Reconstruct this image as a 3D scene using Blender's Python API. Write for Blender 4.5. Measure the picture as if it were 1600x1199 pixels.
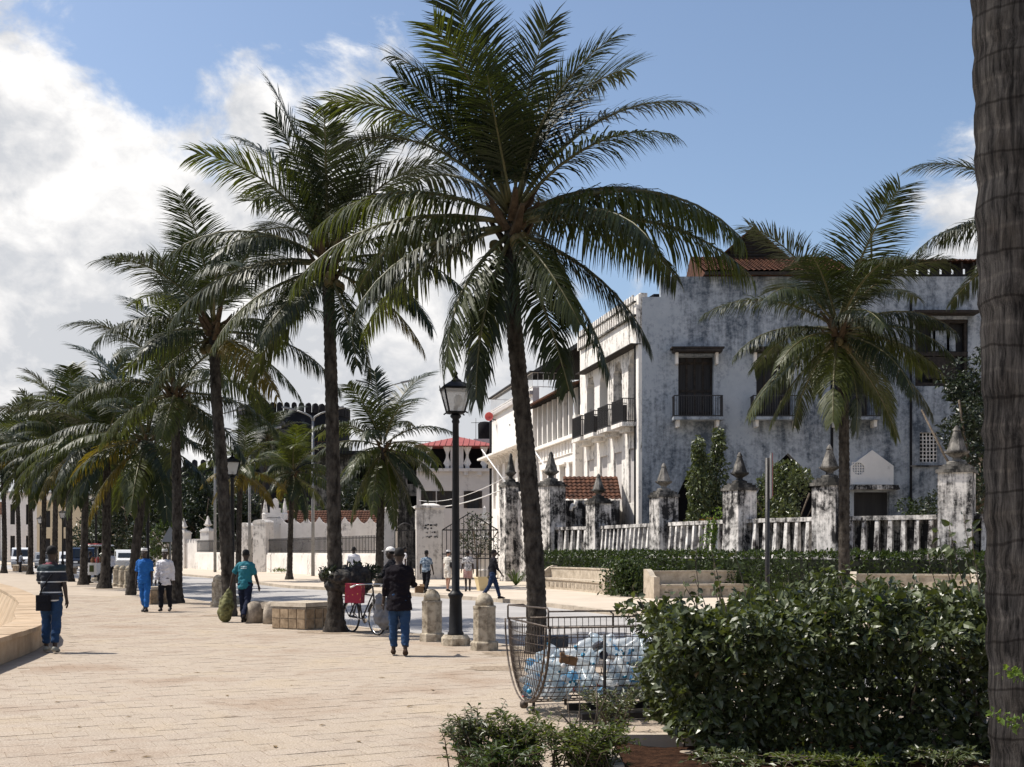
import bpy, bmesh, math, random
from mathutils import Vector, Matrix
from math import sin, cos, pi, radians as R, sqrt, atan2

for o in list(bpy.data.objects): bpy.data.objects.remove(o)
SC = bpy.context.scene
COL = SC.collection

# ------------------------------------------------------------------ camera, sky, sun, exposure
F, HZ, CH = 1800.0, 862.0, 1.7              # focal length and horizon in photo pixels, eye height
cam_d = bpy.data.cameras.new('camera'); cam = bpy.data.objects.new('camera', cam_d); COL.objects.link(cam)
cam.location = (0, 0, CH); cam.rotation_euler = (R(90), 0, 0)
cam_d.lens = 36 * F / 1600; cam_d.sensor_width = 36; cam_d.shift_y = (HZ - 599.5) / 1600
cam_d.clip_start = .1; cam_d.clip_end = 20000
SC.camera = cam
SUNV = Vector((-.53, .10, .84)).normalized()
SKY_STRENGTH, SUN_STRENGTH, EXPOSURE = .130, 5.0, 0.28
SC.view_settings.view_transform = 'Standard'; SC.view_settings.look = 'None'
SC.view_settings.exposure = EXPOSURE; SC.view_settings.gamma = 1
SC.view_settings.use_curve_mapping = False
W = bpy.data.worlds.new('World'); SC.world = W; W.use_nodes = True
def build_sky():
    nt = W.node_tree; N = nt.nodes; L = nt.links; N.clear()
    def math(op, a, b=None, c=None, clamp=False):
        n = N.new('ShaderNodeMath'); n.operation = op; n.use_clamp = clamp
        for i, v in enumerate((a, b, c)):
            if v is None: continue
            if isinstance(v, (int, float)): n.inputs[i].default_value = v
            else: L.new(v, n.inputs[i])
        return n.outputs[0]
    out = N.new('ShaderNodeOutputWorld'); bg = N.new('ShaderNodeBackground'); L.new(bg.outputs[0], out.inputs[0])
    sky = N.new('ShaderNodeTexSky'); sky.sky_type = 'NISHITA'; sky.sun_disc = False
    sky.sun_elevation = math_asin(SUNV.z); sky.sun_rotation = atan2(SUNV.x, SUNV.y)
    sky.air_density = 1.0; sky.dust_density = 1.5; sky.ozone_density = 1.1
    tc = N.new('ShaderNodeTexCoord'); sp = N.new('ShaderNodeSeparateXYZ'); L.new(tc.outputs['Generated'], sp.inputs[0])
    x, y, z = sp.outputs
    az = math('ARCTAN2', x, y); el = math('MULTIPLY', math('ARCSINE', z), 180 / pi)
    azn = math('MULTIPLY_ADD', az, 1 / (2 * pi), .5)
    cr = N.new('ShaderNodeValToRGB'); cr.color_ramp.interpolation = 'B_SPLINE'; L.new(azn, cr.inputs[0])
    # height of the cloud bank round the whole horizon (degrees)
    stops = [(-180, 15), (-120, 19), (-60, 23), (-24, 23.5), (-19, 20.5), (-15, 19.5), (-12, 23), (-8, 22.5), (-5, 21), (-2, 17.5), (3, 14), (8, 12), (12, 10), (16, 9.5), (18.5, 13.5),
             (21.5, 19.5), (26, 19), (40, 15), (75, 18), (120, 16), (180, 15)]
    e = cr.color_ramp.elements
    while len(e) < len(stops): e.new(.5)
    for k, (a, v) in enumerate(stops):
        e[k].position = (a + 180) / 360; e[k].color = (v / 45, v / 45, v / 45, 1)
    E = math('MULTIPLY', cr.outputs[0], 45)
    def fbm(scale, detail, rough, off, dist=.0):
        mp = N.new('ShaderNodeMapping'); L.new(tc.outputs['Generated'], mp.inputs[0]); mp.inputs['Location'].default_value = off
        mp.inputs['Scale'].default_value = (1, 1, 1.35)
        n = N.new('ShaderNodeTexNoise'); n.inputs['Scale'].default_value = scale; n.inputs['Detail'].default_value = detail
        n.inputs['Roughness'].default_value = rough; n.inputs['Distortion'].default_value = dist
        L.new(mp.outputs[0], n.inputs[0]); return n.outputs[0]
    n1 = fbm(6.0, 10, .60, (.3, .1, .2), .25); n2 = fbm(8.5, 6, .55, (1.3, .47, .9), .35); n3 = fbm(24, 6, .6, (.2, 2, 1), .3)
    d = math('ADD', math('MULTIPLY', math('SUBTRACT', E, el), .22), math('MULTIPLY', math('SUBTRACT', n1, .5), 6.0))
    mr = N.new('ShaderNodeMapRange'); mr.interpolation_type = 'SMOOTHSTEP'; L.new(d, mr.inputs[0])
    mr.inputs[1].default_value = -.1; mr.inputs[2].default_value = .6; mask = mr.outputs[0]
    # sunlit tops and grey undersides of the clouds
    s = math('ADD', math('MULTIPLY', math('SUBTRACT', n2, .5), 3.3), math('MULTIPLY', math('SUBTRACT', n3, .5), 2.3))
    s = math('ADD', s, math('MULTIPLY_ADD', el, .026, -.02), clamp=True)
    cc = N.new('ShaderNodeValToRGB'); L.new(s, cc.inputs[0])
    c = cc.color_ramp.elements; c[0].color = (.55, .565, .595, 1); c[1].color = (.88, .865, .85, 1); c[0].position = .0; c[1].position = .85
    m1 = c = cc.color_ramp.elements.new(.35); m1.color = (.68, .68, .69, 1)
    sk = N.new('ShaderNodeVectorMath'); sk.operation = 'SCALE'; L.new(sky.outputs[0], sk.inputs[0]); sk.inputs['Scale'].default_value = SKY_STRENGTH
    mx = N.new('ShaderNodeMix'); mx.data_type = 'RGBA'; L.new(mask, mx.inputs[0]); L.new(sk.outputs[0], mx.inputs[6]); L.new(cc.outputs[0], mx.inputs[7])
    L.new(mx.outputs[2], bg.inputs[0]); bg.inputs[1].default_value = 1.0
def math_asin(v): return math.asin(v)
build_sky()
sun_d = bpy.data.lights.new('sun', 'SUN'); sun = bpy.data.objects.new('sun', sun_d); COL.objects.link(sun)
sun_d.energy = SUN_STRENGTH; sun_d.angle = R(.53); sun_d.color = (1, .95, .87)
sun.rotation_euler = SUNV.to_track_quat('Z', 'Y').to_euler(); sun.location = SUNV * 200

# ------------------------------------------------------------------ helpers
def G(px, py, z=0.0):                       # point of the level z seen at a photo pixel
    d = (CH - z) * F / (py - HZ); return Vector(((px - 800) * d / F, d, z))
def Q(px, py, d):                           # point at distance d seen at a photo pixel
    return Vector(((px - 800) * d / F, d, CH - (py - HZ) * d / F))
def tag(o, label=None, cat=None, group=None, kind=None):
    if label: o['label'] = label
    if cat: o['category'] = cat
    if group: o['group'] = group
    if kind: o['kind'] = kind
    return o
def empty(name, loc=(0, 0, 0), rz=0, label=None, cat=None, group=None, scale=1):
    o = bpy.data.objects.new(name, None); COL.objects.link(o); o.empty_display_size = .2
    o.location = loc; o.rotation_euler = (0, 0, rz); o.scale = (scale,) * 3
    return tag(o, label, cat, group)
def copy_tree(o, parent=None):
    c = o.copy(); COL.objects.link(c); c.parent = parent
    for ch in o.children: copy_tree(ch, c)
    return c
def inst(name, mesh, parent=None, loc=(0, 0, 0), rot=(0, 0, 0), scale=(1, 1, 1), m=None):
    o = bpy.data.objects.new(name, mesh); COL.objects.link(o); o.parent = parent
    o.location = loc; o.rotation_euler = rot; o.scale = scale
    if m:
        o.material_slots[0].link = 'OBJECT'; o.material_slots[0].material = m
    return o

class MB:
    def __init__(s, xf=None): s.v = []; s.f = []; s.xf = xf; s.sm = []
    def add(s, vs, fs, smooth=False):
        b = len(s.v)
        s.v += [(s.xf @ Vector(p)) if s.xf else Vector(p) for p in vs]
        s.f += [tuple(b + i for i in f) for f in fs]; s.sm += [smooth] * len(fs)
        return s
    def box(s, c, d, rz=0, rx=0, ry=0, taper=1.0):
        hx, hy, hz = d[0] / 2, d[1] / 2, d[2] / 2
        m = Matrix.Translation(c) @ Matrix.Rotation(rz, 4, 'Z') @ Matrix.Rotation(ry, 4, 'Y') @ Matrix.Rotation(rx, 4, 'X')
        vs = []
        for z in (-1, 1):
            t = taper if z > 0 else 1
            for x, y in ((-1, -1), (1, -1), (1, 1), (-1, 1)): vs.append(m @ Vector((x * hx * t, y * hy * t, z * hz)))
        return s.add(vs, [(3, 2, 1, 0), (4, 5, 6, 7), (0, 1, 5, 4), (1, 2, 6, 5), (2, 3, 7, 6), (3, 0, 4, 7)])
    def tube(s, pts, rad, n=8, cap=True, smooth=True, up=None, squash=None):
        pts = [Vector(p) for p in pts]
        if not hasattr(rad, '__len__'): rad = [rad] * len(pts)
        vs, fs = [], []; ref = Vector(up) if up else None
        T = []
        for i in range(len(pts)):
            a = pts[max(i - 1, 0)]; b = pts[min(i + 1, len(pts) - 1)]; T.append((b - a).normalized() if (b - a).length > 1e-9 else Vector((0, 0, 1)))
        if ref is None:
            ref = Vector((1, 0, 0)) if abs(T[0].x) < .8 else Vector((0, 1, 0))
        for i, p in enumerate(pts):
            t = T[i]; x = (ref - t * ref.dot(t))
            x = x.normalized() if x.length > 1e-6 else t.orthogonal().normalized()
            ref = x if up is None else ref
            y = t.cross(x)
            r = rad[i]; rx, ry = (r if hasattr(r, '__len__') else (r, r))
            for k in range(n):
                a = 2 * pi * k / n; vs.append(p + x * rx * cos(a) + y * ry * sin(a))
        for i in range(len(pts) - 1):
            for k in range(n):
                a = i * n + k; b = i * n + (k + 1) % n; fs.append((a, b, b + n, a + n))
        if cap: fs.append(tuple(range(n - 1, -1, -1))); fs.append(tuple(range((len(pts) - 1) * n, len(pts) * n)))
        return s.add(vs, fs, smooth)
    def lathe(s, prof, n=12, c=(0, 0, 0), smooth=True, phase=0.0, sx=1, sy=1):
        vs, fs = [], []
        for r, z in prof:
            for k in range(n):
                a = 2 * pi * k / n + phase; vs.append((c[0] + r * cos(a) * sx, c[1] + r * sin(a) * sy, c[2] + z))
        for i in range(len(prof) - 1):
            for k in range(n):
                a = i * n + k; b = i * n + (k + 1) % n; fs.append((a, b, b + n, a + n))
        fs.append(tuple(range(n - 1, -1, -1))); fs.append(tuple(range((len(prof) - 1) * n, len(prof) * n)))
        return s.add(vs, fs, smooth)
    def prism(s, poly, z0, z1):
        n = len(poly); vs = [(p[0], p[1], z0) for p in poly] + [(p[0], p[1], z1) for p in poly]
        fs = [tuple(range(n - 1, -1, -1)), tuple(range(n, 2 * n))] + [(i, (i + 1) % n, (i + 1) % n + n, i + n) for i in range(n)]
        return s.add(vs, fs)
    def vprism(s, poly, y0, y1):            # outline in x,z pushed along y
        n = len(poly); vs = [(p[0], y0, p[1]) for p in poly] + [(p[0], y1, p[1]) for p in poly]
        fs = [tuple(range(n)), tuple(range(2 * n - 1, n - 1, -1))] + [(i + n, (i + 1) % n + n, (i + 1) % n, i) for i in range(n)]
        return s.add(vs, fs)
    def panel(s, outer, holes, y0, y1):     # wall sheet with real openings, outline in x,z, depth y0..y1
        bm = bmesh.new(); loops = []
        for lp in [outer] + list(holes):
            vv = [bm.verts.new((p[0], 0, p[1])) for p in lp]
            for i in range(len(vv)): bm.edges.new((vv[i], vv[(i + 1) % len(vv)]))
            loops.append(vv)
        bmesh.ops.triangle_fill(bm, use_beauty=True, use_dissolve=False, edges=bm.edges[:], normal=(0, -1, 0))
        bm.verts.index_update(); n = len(bm.verts)
        co = [v.co.copy() for v in bm.verts]
        fs = []
        for f in bm.faces:
            ix = [v.index for v in f.verts]
            if f.normal.y > 0: ix.reverse()
            fs.append(tuple(ix)); fs.append(tuple(i + n for i in reversed(ix)))
        for vv in loops:
            ix = [v.index for v in vv]
            for i in range(len(ix)):
                a, b = ix[i], ix[(i + 1) % len(ix)]; fs.append((a, b, b + n, a + n))
        bm.free()
        return s.add([(c.x, y0, c.z) for c in co] + [(c.x, y1, c.z) for c in co], fs)
    def mesh(s, name, m=None, fix=False):
        me = bpy.data.meshes.new(name); me.from_pydata([tuple(v) for v in s.v], [], s.f)
        me.polygons.foreach_set('use_smooth', s.sm)
        if m: me.materials.append(m)
        if fix:
            bm = bmesh.new(); bm.from_mesh(me); bmesh.ops.recalc_face_normals(bm, faces=bm.faces[:]); bm.to_mesh(me); bm.free()
        me.update(); return me
    def build(s, name, m, parent=None, fix=True):
        o = bpy.data.objects.new(name, s.mesh(name, m, fix)); COL.objects.link(o); o.parent = parent; return o
def frame2(o, d):                            # local frame: x along d, y inward (left of d), z up
    d = Vector((d[0], d[1], 0)).normalized()
    m = Matrix(((d.x, -d.y, 0, o[0]), (d.y, d.x, 0, o[1]), (0, 0, 1, o[2] if len(o) > 2 else 0), (0, 0, 0, 1)))
    return m
def rect(x0, x1, z0, z1): return [(x0, z0), (x1, z0), (x1, z1), (x0, z1)]
def arch(x0, x1, z0, zs, za, n=8, pointed=True):
    xm = (x0 + x1) / 2; p = [(x0, z0), (x1, z0)]
    for i in range(n + 1):
        t = i / n; a = t * pi
        x = xm + (x1 - xm) * cos(a); h = sin(a) ** (1.15 if pointed else 1)
        if pointed: h = (1 - abs(cos(a)) ** 1.35)
        p.append((x, zs + (za - zs) * h))
    return p
def cusped(x0, x1, z0, zs, za, lobes=5):
    xm = (x0 + x1) / 2; w = (x1 - x0) / 2; p = [(x0, z0), (x1, z0), (x1, zs)]
    k = lobes * 4
    for i in range(1, k):
        a = pi * i / k; c = .88 + .12 * abs(sin(a * lobes)); p.append((xm + w * cos(a) * c, zs + (za - zs) * sin(a) * c))
    p.append((x0, zs)); return p

# ------------------------------------------------------------------ materials
MATS = {}
def nodes(name):
    m = bpy.data.materials.new(name); m.use_nodes = True; nt = m.node_tree
    b = nt.nodes['Principled BSDF']; MATS[name] = m
    return m, nt.nodes, nt.links, b
def coords(N, L, stretch=(1, 1, 1), world=False):
    g = N.new('ShaderNodeNewGeometry') if world else N.new('ShaderNodeTexCoord')
    mp = N.new('ShaderNodeMapping'); mp.inputs['Scale'].default_value = stretch
    L.new(g.outputs['Position'] if world else g.outputs['Object'], mp.inputs[0])
    if not world:
        oi = N.new('ShaderNodeObjectInfo'); ml = N.new('ShaderNodeMath'); ml.operation = 'MULTIPLY'; ml.inputs[1].default_value = 37
        L.new(oi.outputs['Random'], ml.inputs[0]); L.new(ml.outputs[0], mp.inputs['Location'])
    return mp.outputs[0]
def noise(N, L, vec, scale, detail=6, rough=.6, dist=0):
    n = N.new('ShaderNodeTexNoise'); n.inputs['Scale'].default_value = scale; n.inputs['Detail'].default_value = detail
    n.inputs['Roughness'].default_value = rough; n.inputs['Distortion'].default_value = dist; L.new(vec, n.inputs[0]); return n.outputs[0]
def ramp(N, L, fac, stops):
    r = N.new('ShaderNodeValToRGB'); L.new(fac, r.inputs[0]); e = r.color_ramp.elements
    while len(e) < len(stops): e.new(.5)
    for k, (p, c) in enumerate(stops):
        e[k].position = p; e[k].color = (*c, 1) if len(c) == 3 else c
    return r.outputs[0]
def mixc(N, L, fac, a, b, mode='MIX'):
    x = N.new('ShaderNodeMix'); x.data_type = 'RGBA'; x.blend_type = mode
    for i, v in ((0, fac), (6, a), (7, b)):
        if isinstance(v, (int, float)): x.inputs[i].default_value = v
        elif isinstance(v, tuple): x.inputs[i].default_value = (*v, 1)
        else: L.new(v, x.inputs[i])
    return x.outputs[2]
def bumpn(N, L, h, strength, dist, b):
    n = N.new('ShaderNodeBump'); n.inputs['Strength'].default_value = strength; n.inputs['Distance'].default_value = dist
    L.new(h, n.inputs['Height']); L.new(n.outputs[0], b.inputs['Normal'])
def mat(name, c1, c2=None, scale=4, rough=.75, bump=0, bscale=30, spec=.3, metal=0, stretch=(1, 1, 1), lo=.35, hi=.65, world=False, rnd=0, bdist=.02):
    m, N, L, b = nodes(name)
    b.inputs['Roughness'].default_value = rough; b.inputs['Metallic'].default_value = metal; b.inputs['Specular IOR Level'].default_value = spec
    b.inputs['Base Color'].default_value = (*c1, 1)
    if c2 or bump or rnd:
        v = coords(N, L, stretch, world)
        col = None
        if c2:
            col = ramp(N, L, noise(N, L, v, scale, 8, .65), [(lo, c1), (hi, c2)])
        if rnd:
            oi = N.new('ShaderNodeObjectInfo'); k = N.new('ShaderNodeMapRange'); L.new(oi.outputs['Random'], k.inputs[0])
            k.inputs[3].default_value = 1 - rnd; k.inputs[4].default_value = 1 + rnd
            cb = N.new('ShaderNodeCombineColor'); [L.new(k.outputs[0], cb.inputs[i]) for i in range(3)]
            col = mixc(N, L, 1.0, col if col else c1, cb.outputs[0], 'MULTIPLY')
        if col: L.new(col, b.inputs['Base Color'])
        if bump: bumpn(N, L, noise(N, L, v, bscale, 8, .7), bump, bdist, b)
    return m
def plaster(name, base, mould, amount=.5, base2=None, streak=1.0, patch=.35, world=True, fine=3.0, sw=.45, pw=.45):
    """lime plaster with black mould running down in streaks and patches"""
    m, N, L, b = nodes(name); b.inputs['Roughness'].default_value = .9; b.inputs['Specular IOR Level'].default_value = .15
    v = coords(N, L, (1, 1, 1), world); vs = coords(N, L, (1, 1, .10), world)
    a = noise(N, L, vs, 1.6 * streak, 7, .7); p = noise(N, L, v, patch, 9, .7, .6); f = noise(N, L, v, fine, 8, .75)
    def mth(op, x, y):
        n = N.new('ShaderNodeMath'); n.operation = op
        for i, q in enumerate((x, y)):
            if isinstance(q, (int, float)): n.inputs[i].default_value = q
            else: L.new(q, n.inputs[i])
        return n.outputs[0]
    t = mth('ADD', mth('ADD', mth('MULTIPLY', a, sw), mth('MULTIPLY', p, pw)), mth('MULTIPLY', f, .35))
    e = .80 - amount * .28
    k = ramp(N, L, t, [(e - .05, (0, 0, 0)), (e + .07, (1, 1, 1))])
    w = ramp(N, L, noise(N, L, v, .8, 8, .7), [(.3, base), (.7, base2 or tuple(x * .8 for x in base))])
    L.new(mixc(N, L, k, w, mould), b.inputs['Base Color'])
    bumpn(N, L, f, .35, .03, b)
    return m
def leafmat(name, dark, light, trans=.22, rough=.42, spec=.4):
    m, N, L, b = nodes(name)
    g = N.new('ShaderNodeNewGeometry')
    c = ramp(N, L, g.outputs['Random Per Island'], [(.0, dark), (.55, tuple((x + y) / 2 for x, y in zip(dark, light))), (1, light)])
    oi = N.new('ShaderNodeObjectInfo')
    c = mixc(N, L, oi.outputs['Random'], c, mixc(N, L, .55, c, light))
    L.new(c, b.inputs['Base Color']); b.inputs['Roughness'].default_value = rough; b.inputs['Specular IOR Level'].default_value = spec
    t = N.new('ShaderNodeBsdfTranslucent'); tc = mixc(N, L, 1.0, c, (2.6, 2.6, .9), 'MULTIPLY'); L.new(tc, t.inputs[0])
    ms = N.new('ShaderNodeMixShader'); ms.inputs[0].default_value = trans
    L.new(b.outputs[0], ms.inputs[1]); L.new(t.outputs[0], ms.inputs[2])
    out = [n for n in N if n.type == 'OUTPUT_MATERIAL'][0]; L.new(ms.outputs[0], out.inputs[0])
    return m
def paver():
    m, N, L, b = nodes('paver'); b.inputs['Roughness'].default_value = .93; b.inputs['Specular IOR Level'].default_value = .1
    v = coords(N, L, (1, 1, 1), True); f = noise(N, L, v, 52, 4, .8); p = noise(N, L, v, .55, 7, .65, .4); q = noise(N, L, v, 4.0, 7, .7)
    c = ramp(N, L, f, [(.32, (.165, .132, .10)), (.44, (.325, .268, .213)), (.56, (.415, .35, .283)), (.70, (.60, .515, .425))])
    c = mixc(N, L, 1.0, c, ramp(N, L, p, [(.30, (.80, .72, .66)), (.5, (1, 1, 1)), (.7, (1.03, 1.0, .92))]), 'MULTIPLY')
    c = mixc(N, L, 1.0, c, ramp(N, L, q, [(.30, (.58, .54, .50)), (.43, (1, 1, 1))]), 'MULTIPLY')
    oi = N.new('ShaderNodeObjectInfo'); k = N.new('ShaderNodeMapRange'); L.new(oi.outputs['Random'], k.inputs[0]); k.inputs[3].default_value = .97; k.inputs[4].default_value = 1.03
    cb = N.new('ShaderNodeCombineColor'); [L.new(k.outputs[0], cb.inputs[i]) for i in range(3)]
    L.new(mixc(N, L, 1.0, c, cb.outputs[0], 'MULTIPLY'), b.inputs['Base Color']); bumpn(N, L, f, .5, .008, b)
paver()
mat('pave_base', (.31, .255, .20), (.40, .335, .27), 2.2, .95, .4, 40, .1, world=True, bdist=.006)
mat('far_paving', (.355, .295, .235), (.45, .38, .305), 1.0, .92, .3, 14, .1, world=True, bdist=.006)
mat('asphalt', (.30, .285, .275), (.40, .38, .36), .35, .9, .3, 25, .15, world=True)
mat('sidewalk', (.46, .39, .31), (.55, .47, .38), .5, .92, .2, 12, .1, world=True)
mat('kerb', (.34, .29, .23), (.48, .41, .33), 2, .9, .4, 20, .1, rnd=.08)
mat('earth', (.16, .11, .07), (.27, .2, .13), .8, .97, .6, 8, .05, world=True)
mat('red_soil', (.018, .010, .007), (.065, .033, .02), 14, .97, 1.0, 45, .05, world=True)
mat('sea', (.03, .09, .11), (.05, .13, .15), .1, .12, .5, 1.2, .5, world=True)
mat('seawall_stone', (.36, .26, .17), (.48, .37, .26), 2.5, .88, .5, 25, .15, rnd=.12)
mat('bollard_stone', (.15, .12, .085), (.46, .40, .31), 7, .9, .8, 22, .12, lo=.34, hi=.58)
mat('bench_stone', (.30, .25, .19), (.52, .45, .36), 4, .9, .4, 22, .12, lo=.3, hi=.65)
mat('old_concrete', (.20, .165, .13), (.42, .36, .29), 6, .92, .8, 20, .1)
mat('block_tile', (.17, .12, .075), (.40, .30, .20), 6, .88, .4, 30, .12, rnd=.15)
mat('trunk', (.018, .015, .013), (.085, .074, .063), 9, .95, .9, 26, .08, stretch=(1, 1, .45), bdist=.03)
mat('boot_brown', (.05, .033, .02), (.11, .075, .045), 9, .95, .8, 20, .08)
mat('coconut', (.07, .06, .022), (.12, .085, .03), 6, .6, .3, 10, .3)
mat('rachis', (.06, .06, .022), (.14, .12, .05), 6, .5, 0, 10, .35)
def nearbark():
    m, N, L, b = nodes('near_trunk'); b.inputs['Roughness'].default_value = .95; b.inputs['Specular IOR Level'].default_value = .1
    v = coords(N, L, (1, 1, .09)); v2 = coords(N, L, (1, 1, 1)); v3 = coords(N, L, (.35, .35, 2.2))
    fib = noise(N, L, v, 24, 8, .75, .3); blot = noise(N, L, v2, 3.5, 8, .7); hor = noise(N, L, v3, 8, 6, .7)
    c = ramp(N, L, fib, [(.38, (.007, .0065, .007)), (.50, (.044, .041, .041)), (.70, (.125, .117, .112))])
    wv = N.new('ShaderNodeTexWave'); wv.wave_type = 'BANDS'; wv.bands_direction = 'Z'; wv.inputs['Scale'].default_value = 1.15; wv.inputs['Distortion'].default_value = 2.6; wv.inputs['Detail'].default_value = 4; wv.inputs['Detail Scale'].default_value = 1.4; L.new(v2, wv.inputs[0])
    rg = ramp(N, L, wv.outputs['Fac'], [(.0, (1.35, 1.33, 1.3)), (.03, (1, 1, 1)), (.985, (.95, .95, .95)), (1, (.4, .38, .37))])
    c = mixc(N, L, 1.0, c, rg, 'MULTIPLY')
    c = mixc(N, L, ramp(N, L, blot, [(.35, (0, 0, 0)), (.7, (1, 1, 1))]), mixc(N, L, 1.0, c, (.55, .5, .45), 'MULTIPLY'), c)
    L.new(c, b.inputs['Base Color'])
    ad = N.new('ShaderNodeMath'); ad.operation = 'MULTIPLY_ADD'; L.new(hor, ad.inputs[0]); ad.inputs[1].default_value = .12; L.new(fib, ad.inputs[2])
    bumpn(N, L, ad.outputs[0], 1.0, .035, b); return m
nearbark()
leafmat('frond', (.009, .014, .005), (.028, .036, .010), .15, .46, .32)
leafmat('frond_light', (.020, .029, .007), (.055, .064, .014), .28, .45, .35)
leafmat('frond_yellow', (.045, .043, .008), (.12, .085, .014), .3, .5, .3)
leafmat('frond_dead', (.10, .06, .025), (.19, .13, .06), .12, .7, .2)
leafmat('bush_leaf', (.006, .011, .005), (.095, .115, .045), .14, .40, .5)  # pale end of the tones imitates highlights on the leaves
leafmat('sprig_leaf', (.05, .085, .018), (.10, .15, .03), .3, .45, .4)
leafmat('hedge_leaf', (.008, .015, .004), (.045, .07, .015), .2, .45, .4)
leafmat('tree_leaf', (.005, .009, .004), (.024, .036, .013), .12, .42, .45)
leafmat('shrub_leaf', (.030, .045, .012), (.085, .105, .024), .25, .5, .35)
leafmat('red_leaf', (.10, .045, .02), (.2, .11, .03), .25, .5, .35)
mat('twig', (.07, .05, .035), (.16, .13, .10), 10, .9)
plaster('white_wall', (.80, .76, .71), (.10, .09, .085), .30, (.60, .565, .52), 1.0, .4)
plaster('fence_white', (.84, .80, .75), (.026, .025, .025), .70, (.68, .64, .60), 2.2, .7, fine=3.5)
plaster('fin_white', (.86, .82, .77), (.035, .03, .03), .62, (.76, .72, .68), 2.6, .8, fine=3.5)
plaster('fence_back', (.60, .57, .53), (.022, .021, .021), .82, (.34, .32, .30), 3.0, .7, fine=2.6)
plaster('spike_stone', (.30, .28, .25), (.03, .029, .027), .75, (.13, .12, .108), 1.5, .8)
plaster('palace_front', (.40, .42, .445), (.075, .09, .11), .56, (.30, .33, .36), 1.0, .16, fine=4.0, sw=.36, pw=.56)  # grey-blue of the shaded front is put into the plaster colour
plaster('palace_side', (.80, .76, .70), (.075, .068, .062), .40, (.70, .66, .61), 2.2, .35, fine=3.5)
plaster('clean_white', (.80, .765, .72), (.35, .32, .29), .25, (.68, .645, .60), 1.0, .4)
plaster('house_grey', (.50, .47, .45), (.22, .2, .19), .3, (.44, .41, .39), .8, .3)
plaster('fort_stone', (.085, .082, .085), (.014, .014, .016), 1.05, (.05, .05, .053), .8, .35)
plaster('gate_pier', (.66, .62, .58), (.10, .09, .08), .42, (.56, .53, .49), 1.3, .6)
mat('cream_wall', (.60, .49, .33), (.66, .55, .38), .6, .9, world=True)
mat('dark_void', (.012, .012, .014), None, rough=.9, spec=.1)  # near-black tone, stands in for the shade inside openings
mat('shutter', (.014, .014, .016), (.032, .03, .03), 6, .7, stretch=(1, 1, .1))
mat('timber', (.016, .014, .013), (.045, .036, .03), 6, .8, .4, 20, .2, stretch=(1, 1, 1))
mat('roof_tile', (.035, .020, .016), (.13, .06, .037), 2.5, .9, .5, 9, .1)
mat('red_roof', (.27, .062, .052), (.33, .09, .075), 1.2, .6)
mat('iron', (.012, .012, .014), (.03, .026, .024), 12, .5, .2, 40, .4)
mat('lamp_black', (.005, .005, .006), (.012, .012, .013), 8, .5, .1, 40, .22)
mat('grey_pole', (.18, .18, .18), (.25, .25, .25), 5, .5, 0, 10, .4, metal=.3)
mat('cage_wire', (.035, .026, .022), (.13, .10, .08), 22, .5, .3, 60, .5, metal=.55)
mat('rust', (.10, .045, .022), (.2, .10, .05), 12, .85)
mat('curtain', (.66, .63, .60), (.74, .71, .68), 3, .9)
mat('horn_red', (.55, .10, .09), None, rough=.5)
mat('white_paint', (.74, .73, .71), (.66, .65, .63), 5, .55)
mat('car_white', (.78, .78, .77), None, rough=.25, spec=.5)
mat('car_blue', (.008, .014, .03), None, rough=.25, spec=.5)
mat('car_grey', (.25, .26, .27), None, rough=.3, spec=.5)
mat('car_glass', (.015, .018, .02), None, rough=.06, spec=.6)
mat('rubber', (.012, .012, .012), (.03, .028, .025), 10, .85)
mat('chrome', (.6, .6, .6), None, rough=.25, metal=1)
mat('headlamp', (.7, .7, .68), None, rough=.15)
def lampglass():
    m, N, L, b = nodes('lamp_glass'); b.inputs['Base Color'].default_value = (.75, .74, .72, 1); b.inputs['Roughness'].default_value = .25
    t = N.new('ShaderNodeBsdfTranslucent'); t.inputs[0].default_value = (.8, .79, .77, 1)
    tr = N.new('ShaderNodeBsdfTransparent'); m1 = N.new('ShaderNodeMixShader'); m1.inputs[0].default_value = .55
    L.new(b.outputs[0], m1.inputs[1]); L.new(t.outputs[0], m1.inputs[2])
    m2 = N.new('ShaderNodeMixShader'); m2.inputs[0].default_value = .30; L.new(m1.outputs[0], m2.inputs[1]); L.new(tr.outputs[0], m2.inputs[2])
    L.new(m2.outputs[0], [n for n in N if n.type == 'OUTPUT_MATERIAL'][0].inputs[0])
lampglass()
def plastic(name, col, clear):
    m, N, L, b = nodes(name); b.inputs['Base Color'].default_value = (*col, 1); b.inputs['Roughness'].default_value = .18; b.inputs['Specular IOR Level'].default_value = .6
    t = N.new('ShaderNodeBsdfTranslucent'); t.inputs[0].default_value = (*col, 1)
    m1 = N.new('ShaderNodeMixShader'); m1.inputs[0].default_value = .5; L.new(b.outputs[0], m1.inputs[1]); L.new(t.outputs[0], m1.inputs[2])
    tr = N.new('ShaderNodeBsdfTransparent'); tr.inputs[0].default_value = tuple(min(1, .55 + .5 * x) for x in col) + (1,)
    m2 = N.new('ShaderNodeMixShader'); m2.inputs[0].default_value = clear; L.new(m1.outputs[0], m2.inputs[1]); L.new(tr.outputs[0], m2.inputs[2])
    L.new(m2.outputs[0], [n for n in N if n.type == 'OUTPUT_MATERIAL'][0].inputs[0])
plastic('bottle_clear', (.74, .77, .79), .30); plastic('bottle_blue', (.22, .48, .70), .3); plastic('bottle_pale', (.60, .68, .73), .34)
mat('bottle_dark', (.02, .02, .03), None, rough=.2, spec=.6)
mat('brown_card', (.12, .07, .035), (.22, .13, .07), 5, .85)
mat('cyan_plastic', (.01, .16, .28), None, rough=.3)
mat('cream_box', (.55, .44, .25), (.6, .5, .3), 4, .8)
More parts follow.
